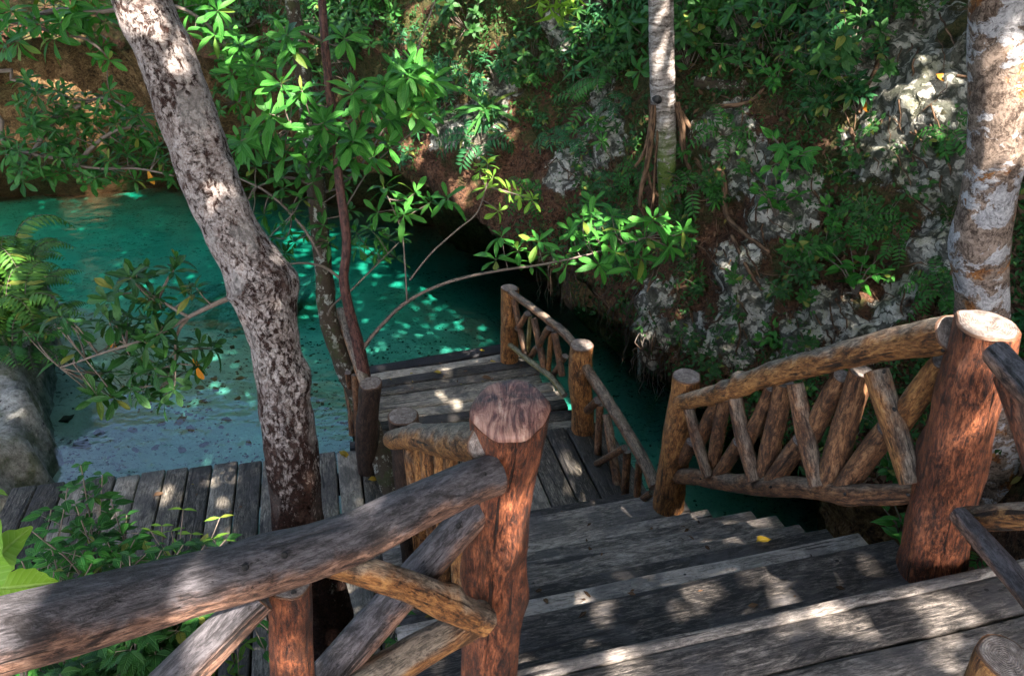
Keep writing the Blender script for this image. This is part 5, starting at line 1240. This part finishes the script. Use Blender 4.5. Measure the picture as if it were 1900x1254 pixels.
stem_plant('shrub', sb(-.45, 1.75), TP((725, 1165, 1.9), (745, 1135, 1.95), (705, 1190, 1.85), (740, 1195, 1.85)), .085, 'leaf_mid', 'small green sprig between the foreground braces beside the knobbed post', OVAT, 'plant', .005, 5)
bl = empty('broad_leaf_plant', sb(-1.6, 1.3), 'huge sunlit lime green leaf at the left edge just above the big rail', 'plant'); ls = Leaves(); mb = MB()
for (u, v, Y, d, L) in [(-25, 1085, 1.35, (.25, -.1, 1), .17), (-10, 1090, 1.4, (1, .2, -.2), .14), (-30, 1060, 1.42, (.8, .1, .9), .15), (-60, 1060, 1.4, (-.4, 0, 1), .18)]:
    p = PY(u, v, Y); add_tube(mb, twig_pts(sb(-1.6, 1.3), p, -.1), [.006, .005, .004, .003], 6); ls.add(BROAD, p, d, (.1, -.8, .6), L)
mb.build('stem', M['bark_twig'], bl); ls.build('foliage', 'leaf_lime', bl)
p = PY(-14, 912, 1.9); stem_plant('shrub', sb(-2.3, 1.7), [p, p + Vector((-.1, 0, .05))], .11, 'leaf_lime', 'single lime leaf tip poking in at the left edge above the boardwalk', OVAT, 'plant', .005, 4)

random.seed(53)
# ------------------------------------------------------------------ fallen leaves
def fallen(u, v, z, L, mat, lab, ang, T=OVAT):
    p = PZ(u, v, z + .012); ls = Leaves(); ls.add(T, (-L / 2 * math.cos(ang), -L / 2 * math.sin(ang), .004), (math.cos(ang), math.sin(ang), .06), (random.uniform(-.15, .15), random.uniform(-.15, .15), 1), L)
    o = ls.build('fallen_leaf', mat); o.location = p; tag(o, lab, 'leaf')
fallen(1418, 999, ZN[3] + .022, .10, 'leaf_yellow', 'bright yellow leaf lying on the stair treads', .5)
fallen(640, 842, .35, .13, 'leaf_yellow', 'yellow leaf on the boardwalk beside the dark square cut post', -.5)
fallen(815, 690, .27, .11, 'leaf_yellow', 'larger yellowish leaf in the middle of the dock', .1)
fallen(764, 692, .27, .06, 'leaf_yellow', 'small yellow leaf left of the middle of the dock', 1.2)
fallen(905, 700, .27, .13, 'leaf_dead', 'pale dry leaf on the dock behind the knobbed post', .1); fallen(915, 670, .27, .07, 'leaf_yellow', 'tiny pale leaf near the far corner post of the dock', .3)
fallen(896, 650, .27, .07, 'leaf_yellow', 'tiny pale leaf at the far edge of the dock', .1); fallen(296, 915, .35, .10, 'leaf_dead', 'dry brown leaf on the boardwalk above the lime sprig', .9)
fallen(695, 888, .35, .1, 'leaf_yellow', 'dull yellow leaf at the foot of the lichen spotted trunk', .3)
for (u, v) in ((1735, 150), (1607, 200), (1367, 492)):
    p, nn = hit(u, v)
    if p is not None:
        ls = Leaves(); ls.add(OVAT, (0, 0, 0), UZ.cross(nn) + rv() * .3, nn + rv() * .5, .12); o = ls.build('fallen_leaf', 'leaf_orange'); o.location = p + nn * .06
        tag(o, {1735: 'orange leaf on the white outcrop beside the mottled trunk', 1607: 'orange leaf in the dark soil below the hanging vine', 1367: 'orange leaf on the rock face below the roots'}[u], 'leaf')
ls = Leaves()
for _ in range(170):
    r_ = random.random()
    if r_ < .5: k = random.randint(0, 9); p = ad(random.uniform(.1, 1.9), random.uniform(SN[k] + .03, SN[k + 1] - .02), ZN[k + 1] + .006)
    elif r_ < .75: p = ad(random.uniform(-2.5, .2), random.uniform(2.9, 4.9), ZD + .006)
    else: f1, f2 = random.random(), random.uniform(.05, .9); p = (LA.lerp(LB, f2)).lerp(RA.lerp(RB, f2), f1) + UZ * .284
    a_ = random.uniform(0, 6.3); ls.add(random.choice((OVAT, TINY, LANC)), p, (math.cos(a_), math.sin(a_), .05), UZ + rv() * .35, random.uniform(.014, .05))
o = ls.build('leaf_crumbs', 'leaf_dead'); tag(o, 'small dry leaf bits scattered over the treads, boardwalk and dock', 'leaf bits', kind='stuff')
for nm, r_ in PROTO.items():
    if not r_['used']:
        for c in list(r_.children): bpy.data.objects.remove(c)
        bpy.data.objects.remove(r_)
for o in scene.objects:
    if 'used' in o.keys(): del o['used']

random.seed(54)
# ------------------------------------------------------------------ unseen trees added behind the camera, crowns shaped to dapple the scene
def bhp(u, v, r):
    p = bank_hit(u, v); return (p if p else PZ(u, v, .5), r)
GAPS = [(PZ(1095, 1102, 2.0), .15), (PZ(1275, 1105, 2.05), .14), (PZ(1450, 1078, 2.05), .15), (PZ(1130, 1225, 2.2), .15), (PZ(1010, 1245, 2.2), .09), (PZ(1690, 1125, 2.2), .07), (PZ(1600, 984, 1.9), .08), (PZ(1790, 1160, 2.2), .10),
        (onp(60, 1190), .2), (onp(200, 1160), .17), (onp(330, 1110), .17), (onp(450, 1090), .1), (onp(700, 955), .08), (onp(541, 1190), .15), (onp(870, 1170), .08), (onp(420, 1160), .08), (PY(962, 960, 1.45), .2), (PY(1828, 740, 1.95), .2), (PY(1835, 600, 1.95), .1), (PZ(305, 912, .35), .16), (PZ(420, 875, .35), .14), (PY(565, 920, 3.4), .13),
        (PY(270, 40, 3.7), .2), (PY(345, 220, 3.6), .12), (PY(410, 400, 3.6), .06), (PY(540, 225, 5.0), .3), (PY(640, 240, 5.0), .2), (PY(1100, 450, 5.2), .4), (PY(1230, 430, 5.2), .3), (PY(980, 460, 5.1), .25), (PY(910, 330, 5.2), .25), (PY(760, 170, 5.2), .3), (PY(760, 370, 5.2), .25), (PY(400, 100, 5.9), .4),
        (PZ(1160, 770, 0), .35), (PZ(1110, 690, 0), .25), (hit(150, 160)[0], .9), (hit(60, 120)[0], .6), (hit(760, 290)[0], .4), (hit(760, 60)[0], .5), (hit(600, 60)[0], .5), (hit(900, 80)[0], .4), (hit(1050, 130)[0], .4), (hit(880, 250)[0], .3), (hit(1480, 370)[0], .1), (hit(850, 350)[0], .35), (PY(1620, 640, 2.3), .2), (PY(1290, 735, 3.4), .12), (PY(1100, 700, 5), .12), (PY(800, 815, 2.6), .12),
        (PZ(850, 745, .27), .2), (PZ(830, 700, .27), .12), (PZ(1010, 720, .27), .14), (PZ(1060, 860, .35), .12), bhp(40, 760, .12), bhp(30, 690, .1), bhp(30, 560, .4), (PY(40, 500, 7.5), .35), (PZ(150, 540, 0), .08),
        (hit(1590, 540)[0], .22), (hit(1310, 40)[0], .25), (hit(1700, 170)[0], .35), (hit(1690, 270)[0], .2), (hit(1550, 90)[0], .3), (PY(1850, 200, 3.2), .08), (PY(1230, 120, Yb), .3), (PY(1640, 650, 2.2), .12), (PY(1230, 590, 5.8), .25), (PY(340, 970, 2.2), .15), (PY(420, 980, 2.2), .15)]
GP = np.array([tuple(g[0]) for g in GAPS]); GR = np.array([g[1] for g in GAPS]); SV = np.array(SUN)  # added crowns leave out leaves along these sun lines to place sun spots
def lit(p):
    d = np.array(p) - GP; t_ = d @ SV; q = d - t_[:, None] * SV; return bool(np.any((np.sqrt((q * q).sum(1)) < .062 + .52 * GR)))
def added_canopy(x, y, h, blobs, n, lab, leaf=.21):
    z0 = 1.9; root = empty('added_shade_tree', (x, y, z0), lab, 'tree')
    log('trunk', [(x, y, z0 - .3), (x + .1, y, z0 + h * .35), (x - .1, y + .1, z0 + h * .7), (x, y, z0 + h)], [.2, .17, .13, .06], M['bark_lichen'], root, caps='', ns=14, step=.2)
    mb = MB(); ls = Leaves(); top = Vector((x, y, z0 + h * .55))
    for bi, (bx, by, bz, r_, de) in enumerate(blobs):
        random.seed(900 + bi + int(x * 100))
        c = Vector((bx, by, bz)); add_tube(mb, twig_pts(top, c, -.05), [.07, .05, .035, .02], 6, .25)
        for _ in range(int(n * de)):
            d = rv()
            while d.length > 1: d = rv()
            p = c + Vector((d.x * r_, d.y * r_, d.z * r_ * .55))
            q = (rv(), UZ + rv() * .8, leaf * random.uniform(.7, 1.3), random.random())
            if not lit(p): ls.add(TINY, p, *q, 1.7)
    mb.build('branch', M['bark_twig'], root); ls.build('crown', 'leaf_mid', root)
cb = {0: [], 1: [], 2: []}
k = 0
for i in range(9):
    for j in range(8):
        g = Vector((-10.5 + i * 2.0 + random.uniform(-.4, .4), -.3 + j * 2.2 + random.uniform(-.4, .4), 1.0)); c = g + SUN * ((6.0 + (k % 3) * .7) / SUN.z)
        if c.z > EYE + 1.2: cb[0 if c.x < -1 else (1 if c.x < 3 else 2)].append((c.x, c.y, c.z, 1.5, (.8 if g.x > .5 else .5) if (g.y > 8.2 and g.x > -4.5) else (0.8 if -4.2 < g.x < .5 and 4.6 < g.y < 8.2 else 1.0))); k += 1
added_canopy(-4.5, -3.5, 8, cb[0], 1600, 'unseen leafy tree added behind the viewer on the left to shade the scene'); added_canopy(.5, -5, 8, cb[1], 1600, 'unseen leafy tree added behind the viewer to shade the scene'); added_canopy(5.0, -4, 8, cb[2], 1600, 'unseen leafy tree added behind the viewer on the right to shade the scene')
